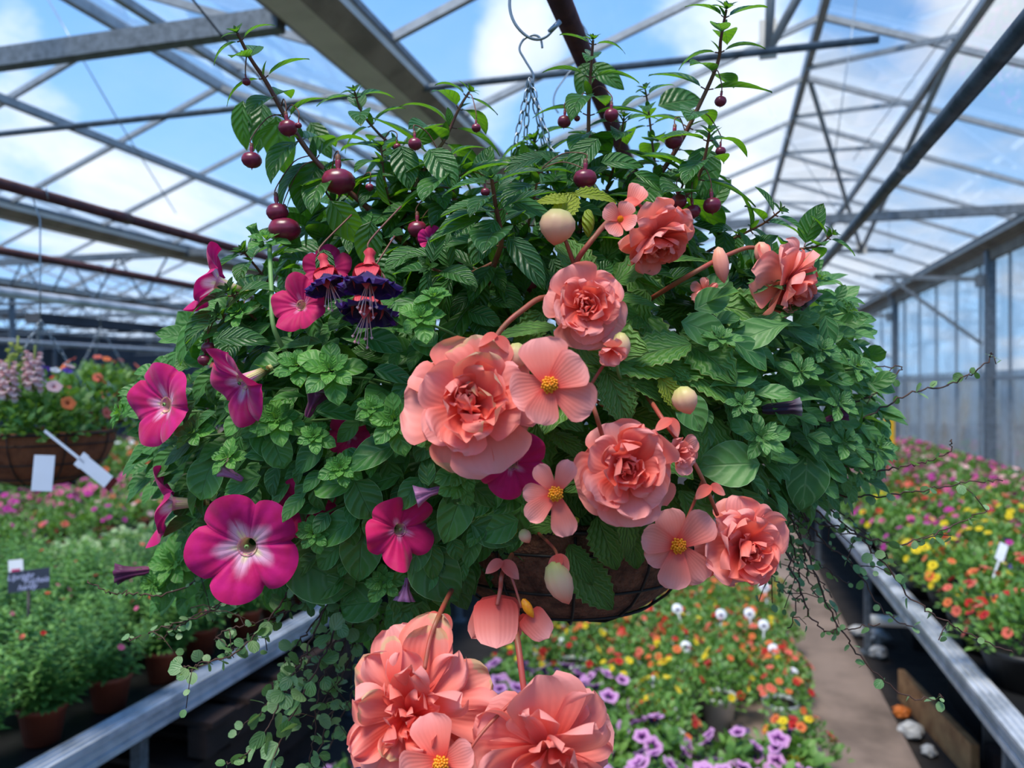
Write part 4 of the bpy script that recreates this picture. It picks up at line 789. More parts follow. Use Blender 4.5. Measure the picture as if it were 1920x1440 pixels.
# ---------- fuchsia ----------
FP = thing('fuchsia_plant', BC+FW*.04+UP*.005, 'tall fuchsia with arching red-brown shoots, glossy leaves and round dark buds on top', 'flowering plant')
ALLB = []
def branch(pts, d0, d1, L0, L1, nseg_, seed, r0=.0011, r1=.0026, tip=26, sk=(.3, 1.)):
    nseg = int(nseg_*1.25+1); r = random.Random(seed); n = len(pts); P = smooth([W(x, y, d0+(d1-d0)*i/(n-1)) for i, (x, y) in enumerate(pts)], 8)
    b = MB(); b.tube(P, np.linspace(r0, r1, len(P)), 8); st = b.obj('branch', M['fstem'], FP); ALLB.extend([(p, st) for p in P])
    b = MB(); A = np.array(P); seg = np.linalg.norm(np.diff(A, axis=0), axis=1); cs = np.concatenate([[0], np.cumsum(seg)])
    for k in range(nseg):
        t = ((k+.6)/nseg)**1.15; s_ = t*cs[-1]; i = min(len(P)-2, int(np.searchsorted(cs, s_))-1 if s_ > 0 else 0); i = max(0, i); p = A[i]; tv = nz(A[max(i-1, 0)]-A[i+1])
        L = pxm(L0*1.25+(L1-L0*1.25)*min(1, t*2.8), d0)*1.28*r.uniform(.8, 1.15); a = nz(np.cross(tv, -FW+UP*.01)); b_ = np.cross(tv, a); ph = (k % 2)*PI/2*.75+r.uniform(-.3, .3)
        for s in (0, 1):
            an = ph+s*PI; ra = math.cos(an)*a+math.sin(an)*b_; dr = nz(ra+tv*r.uniform(.0, .5)-UP*r.uniform(*sk)*t+UP*.15); nm = nz(UP*.9+tv*.3-FW*.35+RT*r.uniform(-.3, .3))
            pt = p+dr*L*.12; b.tube([p, pt], .0007, 4, 1); Pg, U = leafgrid(pt, dr, nm, L, L*r.uniform(.46, .6), OV, r.uniform(.4, 1.2), .28, ruf=.02, nu=7, nv=9); b.grid(Pg, U)
            if r.random() < .45: l2 = L*.4; Pg, U = leafgrid(p, nz(ra*.6+tv), nm, l2, l2*.4, OV, .4, .3, nu=5, nv=7); b.grid(Pg, U)
    c = A[0]; tv = nz(A[0]-A[3]); a = nz(np.cross(tv, FW)); b_ = np.cross(tv, a); R = pxm(tip, d0)
    for i in range(9):
        an = i*2.4; t = i/9; el = 1.4-1.1*t; ra = math.cos(an)*a+math.sin(an)*b_; l = R*(.4+.8*t); Pg, U = leafgrid(c, nz(ra*math.cos(el)+tv*math.sin(el)), nz(tv*math.cos(el)-ra*math.sin(el)), l, l*.4, OV, .6, .3, nu=5, nv=7); b.grid(Pg, U)
    b.obj('leaves', [M['fleaf'], M['fstem']], st)
BR = [([(445, 62), (470, 110), (500, 155), (545, 235), (600, 310), (690, 390), (760, 455), (850, 530)], .70, .80, 46, 92, 11, 1, .0014, .0036, 30),
      ([(665, 172), (678, 210), (705, 245), (745, 285), (780, 340), (830, 430)], .80, .86, 36, 70, 7, 2, .001, .002, 26),
      ([(880, 172), (860, 205), (835, 260), (800, 310), (770, 370), (745, 450)], .78, .80, 40, 84, 7, 3, .0012, .0024, 28),
      ([(1112, 75), (1108, 130), (1104, 200), (1103, 270), (1098, 340), (1085, 450)], .76, .82, 40, 86, 8, 4, .0013, .0028, 26),
      ([(1362, 18), (1352, 70), (1345, 120), (1310, 200), (1268, 280), (1210, 370), (1150, 470)], .74, .82, 44, 88, 10, 5, .0013, .0032, 34),
      ([(1210, 168), (1215, 200), (1222, 260), (1228, 330), (1215, 420)], .84, .88, 30, 60, 6, 6, .0009, .0018, 22),
      ([(922, 335), (930, 390), (940, 450), (925, 500), (900, 570)], .64, .72, 62, 104, 6, 7, .0016, .0030, 34),
      ([(1330, 250), (1320, 300), (1300, 350), (1240, 420), (1180, 480)], .70, .76, 60, 100, 5, 8, .0012, .0022, 30),
      ([(430, 545), (460, 580), (510, 630), (570, 700), (640, 760)], .70, .78, 56, 88, 6, 9, .0012, .0022, 30),
      ([(1000, 262), (1015, 300), (1040, 350), (1060, 420)], .86, .88, 44, 70, 6, 10, .001, .0018, 32),
      ([(1462, 396), (1430, 420), (1390, 440), (1330, 470), (1250, 520)], .74, .80, 36, 66, 6, 11, .0009, .0018, 24),
      ([(1560, 440), (1530, 462), (1480, 470), (1420, 500), (1350, 540)], .78, .82, 34, 62, 6, 12, .0009, .0018, 24),
      ([(410, 590), (440, 610), (500, 640), (580, 690)], .70, .76, 50, 80, 4, 13, .001, .0018, 26),
      ([(830, 300), (850, 360), (860, 420), (870, 500)], .74, .78, 60, 90, 6, 14, .0012, .0022, 28),
      ([(715, 275), (720, 330), (735, 400), (760, 470)], .78, .80, 44, 78, 6, 15, .001, .002, 24),
      ([(805, 500), (830, 510), (880, 512), (930, 490)], .66, .72, 50, 74, 4, 16, .001, .0018, 30),
      ([(1170, 220), (1160, 280), (1140, 350), (1120, 430)], .80, .84, 40, 76, 6, 17, .001, .002, 24),
      ([(590, 330), (640, 400), (690, 460), (740, 520)], .78, .82, 50, 88, 6, 18, .001, .002, 24),
      ([(455, 470), (480, 500), (530, 560), (600, 620)], .76, .80, 44, 70, 6, 19, .001, .0018, 24),
      ([(1290, 320), (1270, 370), (1230, 440), (1200, 500)], .80, .84, 50, 84, 6, 20, .001, .002, 24),
      ([(1010, 320), (1000, 380), (985, 440), (960, 520)], .74, .78, 56, 92, 6, 21, .001, .002, 28)]
for a in BR: branch(*a)
b = MB()
FPo = [(500, 470), (560, 400), (640, 340), (760, 310), (900, 330), (1000, 290), (1100, 280), (1200, 330), (1290, 330), (1350, 420), (1450, 480), (1400, 560), (1250, 560), (1150, 520), (1000, 560), (860, 600), (760, 600), (640, 580), (540, 520)]
scatter(b, FPo, 330, (56, 96), OV, .55, (.04, .16), 41, down=.5, upb=.9); 
for px, py, L, ang, n, wr in [(575, 345, 110, -105, (-.1, .4, .9), .72), (525, 275, 110, -85, (.1, -.2, .9), .55), (452, 235, 90, -100, (-.3, -.1, 1), .5), (488, 235, 100, -95, (.3, .3, .9), .45), (905, 450, 100, -115, (-.1, .4, 1), .6), (990, 485, 130, -60, (.1, .5, .8), .42), (1320, 320, 105, -92, (0, .35, 1), .62), (1280, 185, 100, 20, (0, .3, .9), .55),
                             (830, 310, 100, -60, (0, .5, .9), .6), (1090, 290, 100, 235, (-.2, .5, .8), .55), (1140, 140, 80, -30, (0, .3, .9), .55), (1095, 145, 70, -110, (-.2, .3, .9), .6), (800, 255, 70, 20, (0, -.2, .9), .4), (455, 630, 100, 15, (0, .7, .7), .55), (365, 615, 90, -120, (-.3, .5, .8), .6), (760, 310, 90, -80, (.1, .3, .8), .6), (650, 420, 100, -60, (0, -.3, .9), .6), (690, 460, 90, -100, (0, -.2, 1), .6),
                             (600, 260, 80, -60, (0, .2, .8), .5), (1230, 340, 90, -25, (.2, .6, .8), .45), (870, 380, 100, 200, (0, .8, .5), .4), (1000, 385, 110, -20, (.1, .7, .7), .4), (850, 420, 110, 200, (-.1, .7, .6), .45), (610, 500, 80, -80, (0, .4, .9), .45), (1170, 300, 90, 10, (0, .5, .8), .5), (980, 300, 80, 200, (0, .6, .7), .5)]:
    bigleaf(b, px, py, L, ang, n, wr=wr, dz=.03)
b.obj('foliage', M['fleaf'], FP)
def nearest(p):
    q = sorted(ALLB, key=lambda o: np.linalg.norm((o[0]-p-UP*.02)*np.array([1, 1, .8])))[0]; return q[0]
def fbud(px, py, R, sq=1.06, d=None):
    p0 = W(px, py, .75); nb = nearest(p0); d = d or float(np.clip((nb-EYE)@FW-.015, .60, .9)); c = W(px, py, d); nb = nearest(c); r = pxm(R, d)*.92; b = MB()
    ax = nz(UP+RT*rnd.uniform(-.15, .15)); b.lathe(c, -ax, [(r*.12, -r*1.7), (r*.23, -r*1.55), (r*.24, -r*1.2), (r*.17, -r*.98), (r*.22, -r*.84), (r*.55*sq, -r*.80), (r*.86*sq, -r*.58), (r*1.03*sq, -r*.15), (r*1.03*sq, r*.2), (r*.84*sq, r*.58), (r*.52*sq, r*.84), (r*.12, r*.97), (r*.06, r*1.05), (.0003, r*1.2)], 20, lob=.035, lobn=4); f = b.obj('bud', M['bud'], FP, at=c)
    b = MB(); t = c+ax*r*1.65; b.lathe(t, ax, [(r*.22, -r*.1), (r*.24, r*.2), (r*.1, r*.4)], 8)
    e = nb; m_ = (t+e)/2+UP*max(.012, abs(t-e)[2]*.3); b.tube(smooth([t, t+UP*.008, m_, e], 5), .0006, 5); b.obj('bud_stalk', M['fstem'], f)
for a in [(472, 300, 17, 1.15), (540, 240, 17, 1.1), (635, 340, 27, 1.22), (520, 398, 20), (534, 430, 25, 1.25), (462, 153, 8), (778, 270, 13), (893, 240, 9), (383, 675, 12), (391, 652, 13), (1058, 228, 13), (1146, 216, 14), (1097, 335, 20, 1.2), (1263, 264, 17), (1351, 190, 11), (1272, 378, 16), (1335, 385, 17), (1300, 396, 14),
          (953, 402, 10, .9), (932, 427, 11, .8), (910, 360, 9), (871, 486, 14), (993, 531, 18, .95), (783, 430, 18, 1.1), (795, 446, 16), (693, 351, 8), (1351, 284, 10), (560, 235, 6), (1082, 222, 6), (1100, 350, 10), (745, 275, 7)]: fbud(*a)
def fflower(px, py, s, d, tilt=0., open_=1.):
    c = W(px, py, d); ax = nz(-UP+RT*tilt-FW*.25); r = pxm(s, d); a = nz(np.cross(ax, FW)); b_ = np.cross(ax, a); b = MB()
    b.lathe(c, ax, [(r*.12, -r*1.15), (r*.24, -r*1.0), (r*.17, -r*.85), (r*.22, -r*.6), (r*.3, -r*.42)], 14, mi=0)
    for k in range(4):
        an = k*PI/2-PI/2+.05; ra = math.cos(an)*a+math.sin(an)*b_; front = abs(ra@FW) > .6 and ra@FW < 0
        P, U = leafgrid(c-ax*r*.5, nz(ra*.95+ax*(.55 if front else .15)), nz(ra*.6-ax), r*1.3, r*(1.0 if front else .8), LANC, 1.5 if front else 1.9, .12, nu=9, nv=13); b.grid(P, U)
    f = b.obj('flower', M['sepal'], FP, at=c); b = MB(); rr = random.Random(px)
    for k in range(9):
        an = k*.7; ra = math.cos(an)*a+math.sin(an)*b_; P, U = leafgrid(c-ax*r*.35+ra*r*.12, nz(ra*.62*open_+ax), nz(ra-ax*.3), r*rr.uniform(1.1, 1.5), r*1.25, PETW, -.5, -.3, ruf=.12, nu=11, nv=9); b.grid(P, U)
    b.obj('skirt', M['skirt'], f); b = MB()
    for k in range(6):
        an = k*1.05; e = c+ax*r*(1.2+.15*(k % 3))+(math.cos(an)*a+math.sin(an)*b_)*r*.35-FW*r*.2; b.tube([c, (c+e)/2, e], r*.02, 5); b.lathe(e, ax, [(.0003, -r*.06), (r*.07, 0), (.0003, r*.07)], 6)
    b.obj('stamens', FM['palepink'], f); b = MB(); nb = c-ax*r*1.6+UP*.03+RT*rr.uniform(-.01, .03)+FW*.02; b.tube(smooth([c-ax*r*1.1, c-ax*r*1.5, nb], 5), .0008, 6); b.obj('flower_stalk', M['fstem'], f)
fflower(692, 520, 50, .61, .02, 1.2); fflower(615, 522, 44, .645, .3, 1.1); fflower(690, 575, 50, .64, -.1, 1.7)
# ---------- begonia ----------
GP = thing('begonia_plant', BC+UP*.005-FW*.03, 'tuberous begonia with ruffled salmon blooms hanging from fleshy red stems in front', 'flowering plant')
def petal(mb, c, n, a, b_, an, L, Wd, el, h, k=.5, fold=.1, ruf=.05, mi=0, v0=0., v1=1., nu=9, nv=9, tw=0.):
    ra = math.cos(an)*a+math.sin(an)*b_; dr = nz(ra*math.cos(el)+n*math.sin(el)); nm = nz(n*math.cos(el)-ra*math.sin(el))
    P, U = leafgrid(c+n*h+ra*L*.03, dr, nm, L, Wd, PETW, k, fold, ruf=ruf, ruk=4.5, nu=nu, nv=nv, v0=v0, v1=v1, twist=tw); mb.grid(P, U, mi)
def frame(n):
    n = CV(*n); a = nz(np.cross(n, UP+RT*.13)); return n, a, np.cross(n, a)
def double(px, py, R, n, d=None, seed=1, wither=0., layers=None, dz=.035, ruf=.075, name='flower', dome=.32):
    d = d or D(px, py)-dz; c = W(px, py, d); R = pxm(R, d); n, a, b_ = frame(n); r = random.Random(seed); b = MB(); ph = r.random()*6
    LY = layers or [(5, 1.0, -.10, 1.12), (5, .98, .12, 1.05), (6, .90, .34, .98), (6, .76, .58, .92), (5, .62, .80, .9), (5, .48, .98, .85), (4, .36, 1.15, .8)]
    ox, oy = r.uniform(-.10, .10)*R, r.uniform(-.10, .10)*R
    for j, (k, l, el, wr) in enumerate(LY):
        q = j/len(LY); cc = c+a*ox*q*1.5+b_*oy*q*1.5
        for i in range(k):
            an = ph+i*2*PI/k+j*.62+r.uniform(-.32, .32)*(1+q); L = R*l*r.uniform(.80, 1.12)*(1 if j < 3 else r.uniform(.8, 1.15))
            wi = r.random() < wither
            petal(b, cc+(math.cos(an)*a+math.sin(an)*b_)*R*.05*q, n, a, b_, an, L, L*wr*r.uniform(.85, 1.15), el+r.uniform(-.16, .16)*(1+q), R*dome*q*.8-R*.12, k=r.uniform(-.5, .15)-.05*j if j > 1 else r.uniform(-.1, .6), fold=.12+.05*j*r.uniform(.2, 1.8), ruf=ruf*r.uniform(.5, 1.7)*(1+q), mi=2 if wi else (1 if j > 2 else 0), v1=1.0 if j < 4 else .9, nu=19 if j < 5 else 13, nv=18, tw=r.uniform(-.6, .6) if wi else r.uniform(-.3, .3)*(1+q))
    return b.obj(name, [M['sal'], M['salin'], M['salw']], GP, at=c)
def single(px, py, R, n, k=4, wr=.95, d=None, seed=1, dz=.05, angs=None, el=.12, lens=None):
    d = d or D(px, py)-dz; c = W(px, py, d); R = pxm(R, d); n, a, b_ = frame(n); r = random.Random(seed); b = MB()
    for i in range(k):
        ang = math.radians(angs[i]) if angs else r.random()*.3+i*2*PI/k; dr = RT*math.cos(ang)+UP*math.sin(ang); an = math.atan2(dr@b_, dr@a); L = R*(lens[i] if lens else r.uniform(.9, 1.08))
        petal(b, c, n, a, b_, an, L, L*wr*r.uniform(.9, 1.1), el+(.06 if i % 2 else -.06), .0012*(i % 2), k=.35, fold=.12, ruf=.035, nu=11, nv=12)
    f = b.obj('flower', [M['sal'], M['salin'], M['salw']], GP, at=c); b = MB()
    for i in range(34):
        q = math.sqrt(i/34)*R*.17; an = i*2.4; e = c+n*(R*.10+R*.12*(1-i/34))+(math.cos(an)*a+math.sin(an)*b_)*q; b.tube([c, e], R*.008, 4); b.lathe(e, n, [(.0002, -R*.025), (R*.034, 0), (R*.03, R*.03), (.0002, R*.045)], 7)
    b.obj('stamens', M['stamen'], f); return f
double(885, 762, 122, (.05, .25, 1), seed=3, wither=.14, dz=.05); double(1100, 573, 74, (.0, .12, 1), seed=5, dz=.035); double(1178, 888, 98, (.10, .08, 1), seed=8, dz=.05); double(1394, 1022, 88, (.25, .0, 1), seed=11, d=.66)
double(1226, 445, 72, (.30, -.75, .45), seed=14, dz=.05, dome=.5); double(1482, 528, 72, (.75, -.55, .5), seed=17, dz=.03); double(1272, 848, 44, (.5, -.05, .9), seed=20, dz=.045, layers=[(5, 1, .5, .95), (6, .8, .8, .8), (5, .6, 1.1, .6)])
double(780, 1330, 150, (-.05, .1, 1), seed=23, d=.60, wither=.30, ruf=.10, dome=.25, layers=[(7, 1.05, -.25, .66), (8, 1.0, .0, .62), (8, .88, .25, .6), (7, .72, .5, .58), (6, .52, .8, .55), (4, .36, 1.0, .6)]); double(1022, 1412, 135, (.05, -.35, 1), seed=26, d=.585, dome=.2, layers=[(4, 1.0, -.25, 1.05), (6, 1.0, .0, .9), (7, .9, .2, .8), (6, .75, .5, .7), (5, .55, .8, .6)])
double(1322, 545, 28, (.1, .1, 1), seed=29, dz=-.02, layers=[(5, 1, .1, .7), (5, .8, .6, .5)]); double(1145, 655, 36, (-.1, -.7, .8), seed=31, dz=.04, layers=[(4, 1, .75, .95), (4, .85, 1.05, .8)])
single(1030, 722, 92, (-.02, .05, 1), 4, .92, angs=[100, 35, -28, -105], dz=.085, seed=2, lens=[.98, .82, 1.0, .8]); single(1030, 720, 78, (-.05, .05, 1), 1, 1.0, angs=[195], dz=.083, seed=3)
single(1042, 925, 82, (-.1, .05, 1), 5, .56, angs=[125, 65, 180, 222, -75], dz=.075, seed=5, lens=[.75, .8, .75, .85, 1.0]); single(1270, 1022, 84, (-.02, .05, 1), 6, .78, angs=[105, 165, 205, 262, -52, 40], d=.645, seed=6, lens=[.8, .8, .75, .95, 1., .95])
single(1163, 412, 36, (-.1, .1, 1), 4, 1.05, dz=.075, seed=7, angs=[60, 150, 240, -30], el=.5); single(828, 1428, 86, (-.1, .1, 1), 3, 1.0, angs=[110, 200, 20], d=.565, seed=8, lens=[1, .9, .7])
def shell(px, py, R, ang, n, d, m='sal', wr=1.1, k=.9, fold=.35, ruf=.01):
    b = MB(); bigleaf(b, px, py, R, ang, n, d=d, prof=lambda v: np.sqrt(np.clip(1-(2*np.clip(v, 0, 1)-1)**4, 0, 1))*(1-.18*v), wr=wr, k=k, fold=-fold, ruf=ruf, nu=11, nv=12); return b
# half-closed hanging blooms seen from behind
b = shell(930, 1168, 96, -88, (0, .15, 1), .625, wr=.96, k=-.7); b2 = shell(900, 1160, 76, -125, (-.4, 0, .7), .635, wr=.6, k=.2); b.grid
for q in (shell(898, 1165, 84, -118, (-.3, 0, .8), .64, wr=.55, k=.2), shell(962, 1170, 80, -70, (.4, 0, .8), .64, wr=.6, k=.2), shell(935, 1160, 90, -90, (0, .1, 1), .665, wr=.95, k=.5)): b.V += q.V; b.U += q.U; b.M += q.M; b.Fc += [f+b.n for f in q.Fc]; b.n += q.n
b.obj('flower', M['sal'], GP)
b = shell(1008, 1172, 62, -50, (.2, .1, 1), .628, wr=.95, k=-.5)
for q in (shell(985, 1180, 60, -80, (-.3, 0, .8), .64, wr=.5), shell(1015, 1178, 58, -30, (.2, -.2, .8), .65, wr=.8)): b.V += q.V; b.U += q.U; b.M += q.M; b.Fc += [f+b.n for f in q.Fc]; b.n += q.n
b.obj('flower', M['sal'], GP)
b = MB()
for px, py, R, ang, n, wr, k in [(1192, 366, 58, 60, (.2, .2, 1), .75, .3)]: bigleaf(b, px, py, R, ang, n, wr=wr, k=k, dz=.05, prof=PET)
b.obj('petal', M['sal'], GP)
b = MB()                                            # overlapping guard petals behind the low blooms
for px, py, R, ang, n, wr, d in [(795, 1250, 96, 70, (0, .2, 1), 1.0, .61), (735, 1240, 90, 100, (-.1, .1, 1), .5, .60), (965, 1365, 130, 150, (0, .2, 1), .9, .59), (1095, 1385, 130, 20, (.1, .2, 1), .8, .59), (850, 1385, 110, -60, (0, .2, 1), .8, .615)]: bigleaf(b, px, py, R, ang, n, d=d, wr=wr, k=.4, prof=PET, mi=1 if wr == .5 else 0)
b.obj('guard_petals', [M['sal'], M['salw']], GP)
def bbud(px, py, w_, h_, ang, m, d=None, cap=True):
    d = d or D(px, py)-.04; c = W(px, py, d); a = math.radians(ang); ax = nz(RT*math.cos(a)+UP*math.sin(a)); w_ = pxm(w_, d); h_ = pxm(h_, d); b = MB()
    b.lathe(c, ax, [(.0003, -h_), (w_*.55, -h_*.85), (w_*.93, -h_*.4), (w_, h_*.0), (w_*.82, h_*.45), (w_*.4, h_*.85), (.0003, h_*1.05)], 20, lob=.05, lobn=3); f = b.obj('bud', m, GP, at=c); return f
for a in [(1045, 425, 34, 34, -100, M['budcream']), (1352, 496, 15, 34, -80, M['budpink']), (1285, 750, 24, 27, -70, M['budcream']), (1050, 1092, 26, 42, -68, M['budcream'], .63), (1166, 648, 17, 26, -80, M['budcream']), (968, 668, 22, 26, -100, M['budcream']), (1103, 418, 12, 26, -90, M['yleaf']), (1432, 478, 16, 26, -70, M['budpink']), (990, 1140, 9, 20, -60, M['stamen'], .625), (985, 1005, 12, 14, -60, M['budcream'])]: bbud(*a)
# bracts
for px, py, L, ang, n in [(912, 636, 46, 195, (-.3, .7, .7)), (945, 645, 46, -45, (.3, .6, .8)), (1243, 795, 40, 205, (-.3, .7, .7)), (1265, 800, 42, -70, (.3, .5, .8)), (1318, 922, 40, 215, (-.3, .6, .8)), (1348, 918, 40, -12, (.3, .6, .8)), (925, 1062, 44, 205, (-.3, .7, .7)), (958, 1068, 50, -40, (.3, .6, .8)), (808, 1160, 36, 225, (-.3, .6, .8)), (838, 1165, 36, -50, (.3, .6, .8)), (962, 1318, 46, 210, (-.2, .4, .9)), (1040, 1058, 44, 240, (-.3, .6, .8)), (1056, 1056, 44, -60, (.3, .6, .8)), (900, 690, 40, 120, (0, .3, 1)), (1432, 470, 40, -100, (0, .5, .8)), (1180, 380, 40, 200, (0, .6, .8))]:
    b = MB(); bigleaf(b, px, py, L, ang, n, d=.63 if py > 1030 else D(px, py)-.05, prof=OV, wr=.62, k=.5, fold=.3, nu=7, nv=9); b.obj('bract', M['bract'], GP)
def fst(pts, r=.0028, m='bstem'):
    r *= .72; b = MB(); P = smooth([W(*p) for p in pts], 6); b.tube(P, np.linspace(r*1.15, r*.85, len(P)), 10); b.obj('flower_stem', M[m], GP)
dd = lambda x, y, k=.03: (x, y, D(x, y)-k)
fst([dd(1110, 640, -.05), dd(1035, 560, .01), dd(975, 585), dd(930, 632), dd(912, 690), dd(900, 720, .02)], .003); fst([dd(932, 640), dd(955, 680), dd(968, 705)], .0018)
fst([dd(1090, 700, -.05), dd(1110, 755), dd(1128, 812), dd(1140, 850)], .0026); fst([dd(1200, 720, -.04), dd(1245, 790), dd(1290, 850), dd(1318, 900, .04), (1345, 965, .66)], .0026); fst([dd(1318, 900, .04), (1300, 945, .655), (1282, 985, .65)], .0018)
fst([(960, 1040, .70), (942, 1075, .635), (938, 1105, .63), (932, 1135, .625)], .0026); fst([(948, 1060, .635), (962, 1090, .63), (978, 1140, .625)], .0016)
fst([(850, 1100, .72), (825, 1150, .63), (806, 1200, .612), (796, 1255, .60)], .0028); fst([(955, 1130, .66), (970, 1200, .62), (982, 1290, .60), (996, 1390, .59)], .0036); fst([(978, 1300, .60), (930, 1345, .585), (895, 1385, .575), (872, 1420, .57)], .0018)
fst([dd(1220, 560, -.05), dd(1300, 512), dd(1360, 480), dd(1412, 464), dd(1455, 488)], .0028); fst([dd(1080, 560, -.06), dd(1078, 500, 0), dd(1110, 450), dd(1150, 405), dd(1185, 380), dd(1195, 362)], .0032); fst([dd(1078, 500, 0), dd(1060, 450)], .0026); fst([dd(1190, 375), dd(1215, 400)], .0022)
fst([dd(1010, 1000, -.02), (1040, 1030, .65), (1046, 1055, .635)], .0018); fst([dd(1170, 720, -.03), dd(1160, 700, .01), dd(1155, 665)], .0022, 'gstem'); fst([dd(1130, 760, -.03), dd(1105, 735, 0), dd(1128, 690, .01), dd(1150, 665)], .002, 'bstem')
# begonia leaves
GPo = [(1000, 540), (1180, 480), (1330, 560), (1400, 720), (1340, 880), (1300, 960), (1200, 960), (1080, 960), (980, 880), (960, 640)]
b = MB(); scatter(b, GPo, 130, (80, 140), OV, .66, (.01, .12), 51, ser=.10, nv=15, nu=7, down=.4)
for px, py, L, ang, n, wr in [(1225, 655, 150, 195, (0, .7, .7), .6), (1200, 680, 150, -8, (0, .6, .8), .5), (1335, 715, 160, -28, (.2, .6, .8), .5), (1160, 745, 110, -70, (0, .3, 1), .7), (1100, 655, 80, -40, (0, .3, 1), .7), (1190, 560, 110, -5, (0, .8, .5), .4), (1280, 720, 90, -60, (.1, .4, .9), .5), (980, 615, 130, 180, (0, .8, .6), .35), (1285, 480, 130, 40, (0, .7, .5), .25),
                             (1140, 1020, 110, -70, (0, .2, 1), .65), (1110, 1095, 130, -50, (0, .3, 1), .6), (1020, 985, 80, 190, (0, .7, .7), .5), (1190, 1030, 80, -80, (.1, .2, 1), .7), (1230, 960, 110, -110, (0, .2, 1), .7), (1090, 1060, 90, -60, (0, .3, 1), .5)]:
    bigleaf(b, px, py, L, ang, n, wr=wr, ser=.09, nv=19, nu=9, k=.4, dz=.0 if py < 950 else -.03)
b.obj('foliage', M['bleaf'], GP)
b = MB()
for px, py, L, ang, n, wr in [(1120, 362, 90, 10, (0, .6, .6), .5), (1030, 372, 70, 150, (0, .6, .6), .6), (1065, 380, 80, 60, (0, .2, 1), .6), (1230, 395, 50, -20, (0, .4, .9), .6), (945, 1005, 60, 210, (0, .4, .9), .4), (1060, 985, 60, -150, (0, .5, .8), .4), (1260, 738, 80, -60, (0, .3, 1), .5)]:
    bigleaf(b, px, py, L, ang, n, wr=wr, ser=.11, nv=17, nu=9, k=.6)
b.obj('young_leaves', M['yleaf'], GP)
# fine green interior shared by no bloom: leafy under-storey of the basket (lobelia-like filler)
UF = thing('filler_plant', BC-UP*.004, 'dense dark green filler foliage between the blooms of the big basket', 'foliage plant')
FPY = [(400, 640), (560, 520), (800, 480), (1100, 440), (1350, 520), (1540, 640), (1600, 780), (1500, 900), (1320, 940), (1200, 950), (1010, 1000), (880, 1080), (760, 1120), (560, 1060), (380, 1020), (330, 860), (330, 740)]
b = MB(); scatter(b, FPY, 1100, (60, 110), OV, .62, (.10, .28), 61, nu=3, nv=5, camb=.5); b.obj('foliage', M['bdark'] if 'bdark' in M else M['fleaf'], UF)
# ---------- wire vines ----------
def vine(parent, pts, Lpx_, seed, step=.012, r=.00075, side=1., twig=.25):
    Lpx = Lpx_*1.4; rr = random.Random(seed); P = smooth([W(*p) for p in pts], 10); b = MB(); Q = [p+np.array([rr.gauss(0, .0012) for _ in range(3)]) for p in P]; b.tube(Q, np.linspace(r*1.5, r*.8, len(Q)), 5)
    lf = MB(); A = np.array(Q); seg = np.concatenate([[0], np.cumsum(np.linalg.norm(np.diff(A, axis=0), axis=1))]); s_ = .0
    def lv(p, sz):
        dr = nz(np.array([rr.gauss(0, 1) for _ in range(3)])-UP*.3); nm = nz(-FW*.5+UP*.6+np.array([rr.gauss(0, .5) for _ in range(3)])); L = sz*rr.uniform(.6, 1.25)
        Pg, U = leafgrid(p+dr*L*.15, dr, nm, L, L*.85, ROUND, .3, .1, nu=5, nv=7); lf.grid(Pg, U)
    while s_ < seg[-1]:
        p = np.array([np.interp(s_, seg, A[:, i]) for i in range(3)]); sz = pxm(Lpx, .7)
        lv(p, sz); 
        if rr.random() < .6: lv(p, sz)
        if rr.random() < twig:
            e = p+np.array([rr.gauss(0, .02), rr.gauss(0, .015), rr.gauss(-.012, .015)]); b.tube([p, (p+e)/2+UP*.004, e], r*.7, 4); lv(e, sz*.9); lv((p+e)/2, sz*.7)
        s_ += step*rr.uniform(.6, 1.6)
    st = b.obj('stem', M['vstem'], parent); lf.obj('leaves', M['vleaf'], st)
VL = thing('wire_vine', BC-RT*.1, 'wiry trailing vine with tiny round leaves hanging below the left of the basket', 'trailing plant')
r = random.Random(99)
for k, (pts, L) in enumerate([([(640, 1080, .8), (600, 1160, .78), (560, 1250, .76), (520, 1330, .75), (480, 1400, .74), (425, 1430, .74)], 24), ([(660, 1090, .8), (620, 1200, .76), (570, 1300, .75), (520, 1400, .74), (500, 1440, .74)], 26), ([(560, 1080, .8), (520, 1140, .78), (450, 1220, .76), (380, 1245, .75), (330, 1255, .75)], 20),
       ([(600, 1080, .8), (540, 1150, .8), (470, 1190, .8), (420, 1230, .8), (350, 1260, .8)], 18), ([(500, 1060, .8), (440, 1120, .8), (380, 1150, .8), (300, 1180, .8), (240, 1200, .8)], 13), ([(420, 1050, .8), (330, 1110, .82), (250, 1115, .82), (200, 1108, .82), (165, 1090, .82)], 8), ([(470, 1060, .8), (400, 1140, .8), (340, 1170, .8), (300, 1200, .8)], 12),
       ([(680, 1100, .82), (650, 1200, .8), (600, 1280, .78), (590, 1380, .78), (575, 1450, .78)], 22), ([(700, 1120, .84), (660, 1220, .82), (630, 1300, .8), (600, 1400, .8), (560, 1460, .8)], 20), ([(720, 1150, .84), (690, 1240, .84), (650, 1320, .84), (620, 1400, .84)], 16), ([(640, 1100, .82), (580, 1180, .82), (540, 1230, .82), (500, 1320, .82), (470, 1350, .82)], 20),
       ([(660, 1100, .86), (640, 1180, .86), (600, 1240, .86), (560, 1290, .86), (540, 1370, .86)], 18), ([(700, 1130, .86), (680, 1200, .86), (640, 1260, .86), (610, 1330, .86)], 17), ([(620, 1090, .8), (560, 1130, .8), (500, 1160, .8), (430, 1180, .79), (400, 1200, .79)], 16), ([(680, 1110, .8), (640, 1160, .8), (590, 1210, .8), (550, 1260, .8), (535, 1300, .8)], 24)]): vine(VL, pts, L, k+1)
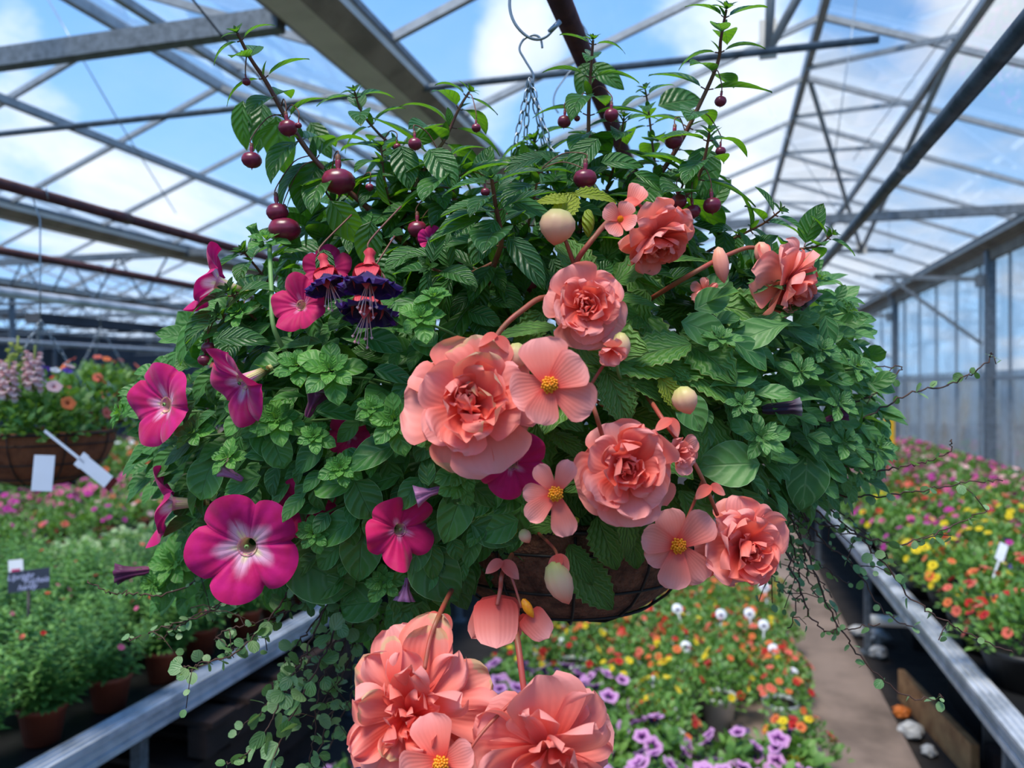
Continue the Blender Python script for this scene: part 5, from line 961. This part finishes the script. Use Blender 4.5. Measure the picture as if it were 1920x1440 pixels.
VR = thing('wire_vine', BC+RT*.1, 'wiry trailing vine fanning out over the path on the right of the basket', 'trailing plant')
for k, (pts, L, st) in enumerate([([(1440, 880, .82), (1500, 1010, .8), (1560, 1150, .8), (1620, 1240, .8), (1700, 1305, .8), (1770, 1308, .8)], 16, .026), ([(1440, 900, .82), (1480, 1050, .8), (1530, 1170, .8), (1590, 1180, .8), (1650, 1170, .8)], 14, .022), ([(1450, 880, .82), (1560, 980, .8), (1680, 1020, .8), (1780, 990, .8), (1850, 955, .8)], 15, .02), ([(1440, 890, .82), (1560, 960, .8), (1640, 1040, .8), (1720, 1130, .8), (1800, 1180, .8), (1900, 1225, .8)], 15, .024),
       ([(1500, 800, .8), (1600, 790, .8), (1700, 740, .8), (1780, 720, .8), (1850, 680, .8), (1858, 660, .8)], 15, .022), ([(1520, 860, .8), (1640, 880, .8), (1720, 870, .8), (1775, 850, .8), (1785, 825, .8)], 14, .026), ([(1560, 760, .82), (1640, 740, .82), (1690, 690, .82), (1640, 690, .82)], 12, .03), ([(1460, 900, .84), (1600, 930, .82), (1700, 925, .82), (1800, 905, .82), (1880, 900, .82)], 14, .026),
       ([(1440, 900, .84), (1470, 980, .84), (1500, 1080, .84), (1480, 1180, .84)], 14, .014), ([(1430, 900, .86), (1460, 980, .86), (1540, 1060, .86), (1600, 1100, .86)], 14, .014), ([(1450, 920, .86), (1500, 1000, .86), (1520, 1100, .86), (1570, 1150, .86)], 14, .014), ([(1400, 920, .88), (1440, 1000, .88), (1450, 1080, .88), (1500, 1130, .88)], 14, .012), ([(1480, 920, .84), (1540, 1010, .84), (1600, 1060, .84), (1660, 1150, .84), (1720, 1180, .84)], 14, .02),
       ([(1450, 900, .86), (1490, 940, .86), (1520, 1010, .86), (1500, 1060, .86)], 13, .011), ([(1430, 900, .88), (1480, 960, .88), (1560, 990, .88), (1620, 1010, .88)], 13, .013), ([(1440, 920, .88), (1480, 1040, .88), (1530, 1080, .88), (1560, 1120, .88)], 13, .013), ([(1420, 900, .9), (1450, 960, .9), (1480, 1010, .9), (1490, 1090, .9)], 13, .011), ([(1460, 900, .88), (1540, 940, .88), (1600, 980, .88), (1680, 1060, .88)], 13, .015)]): vine(VR, pts, L, k+40, st)
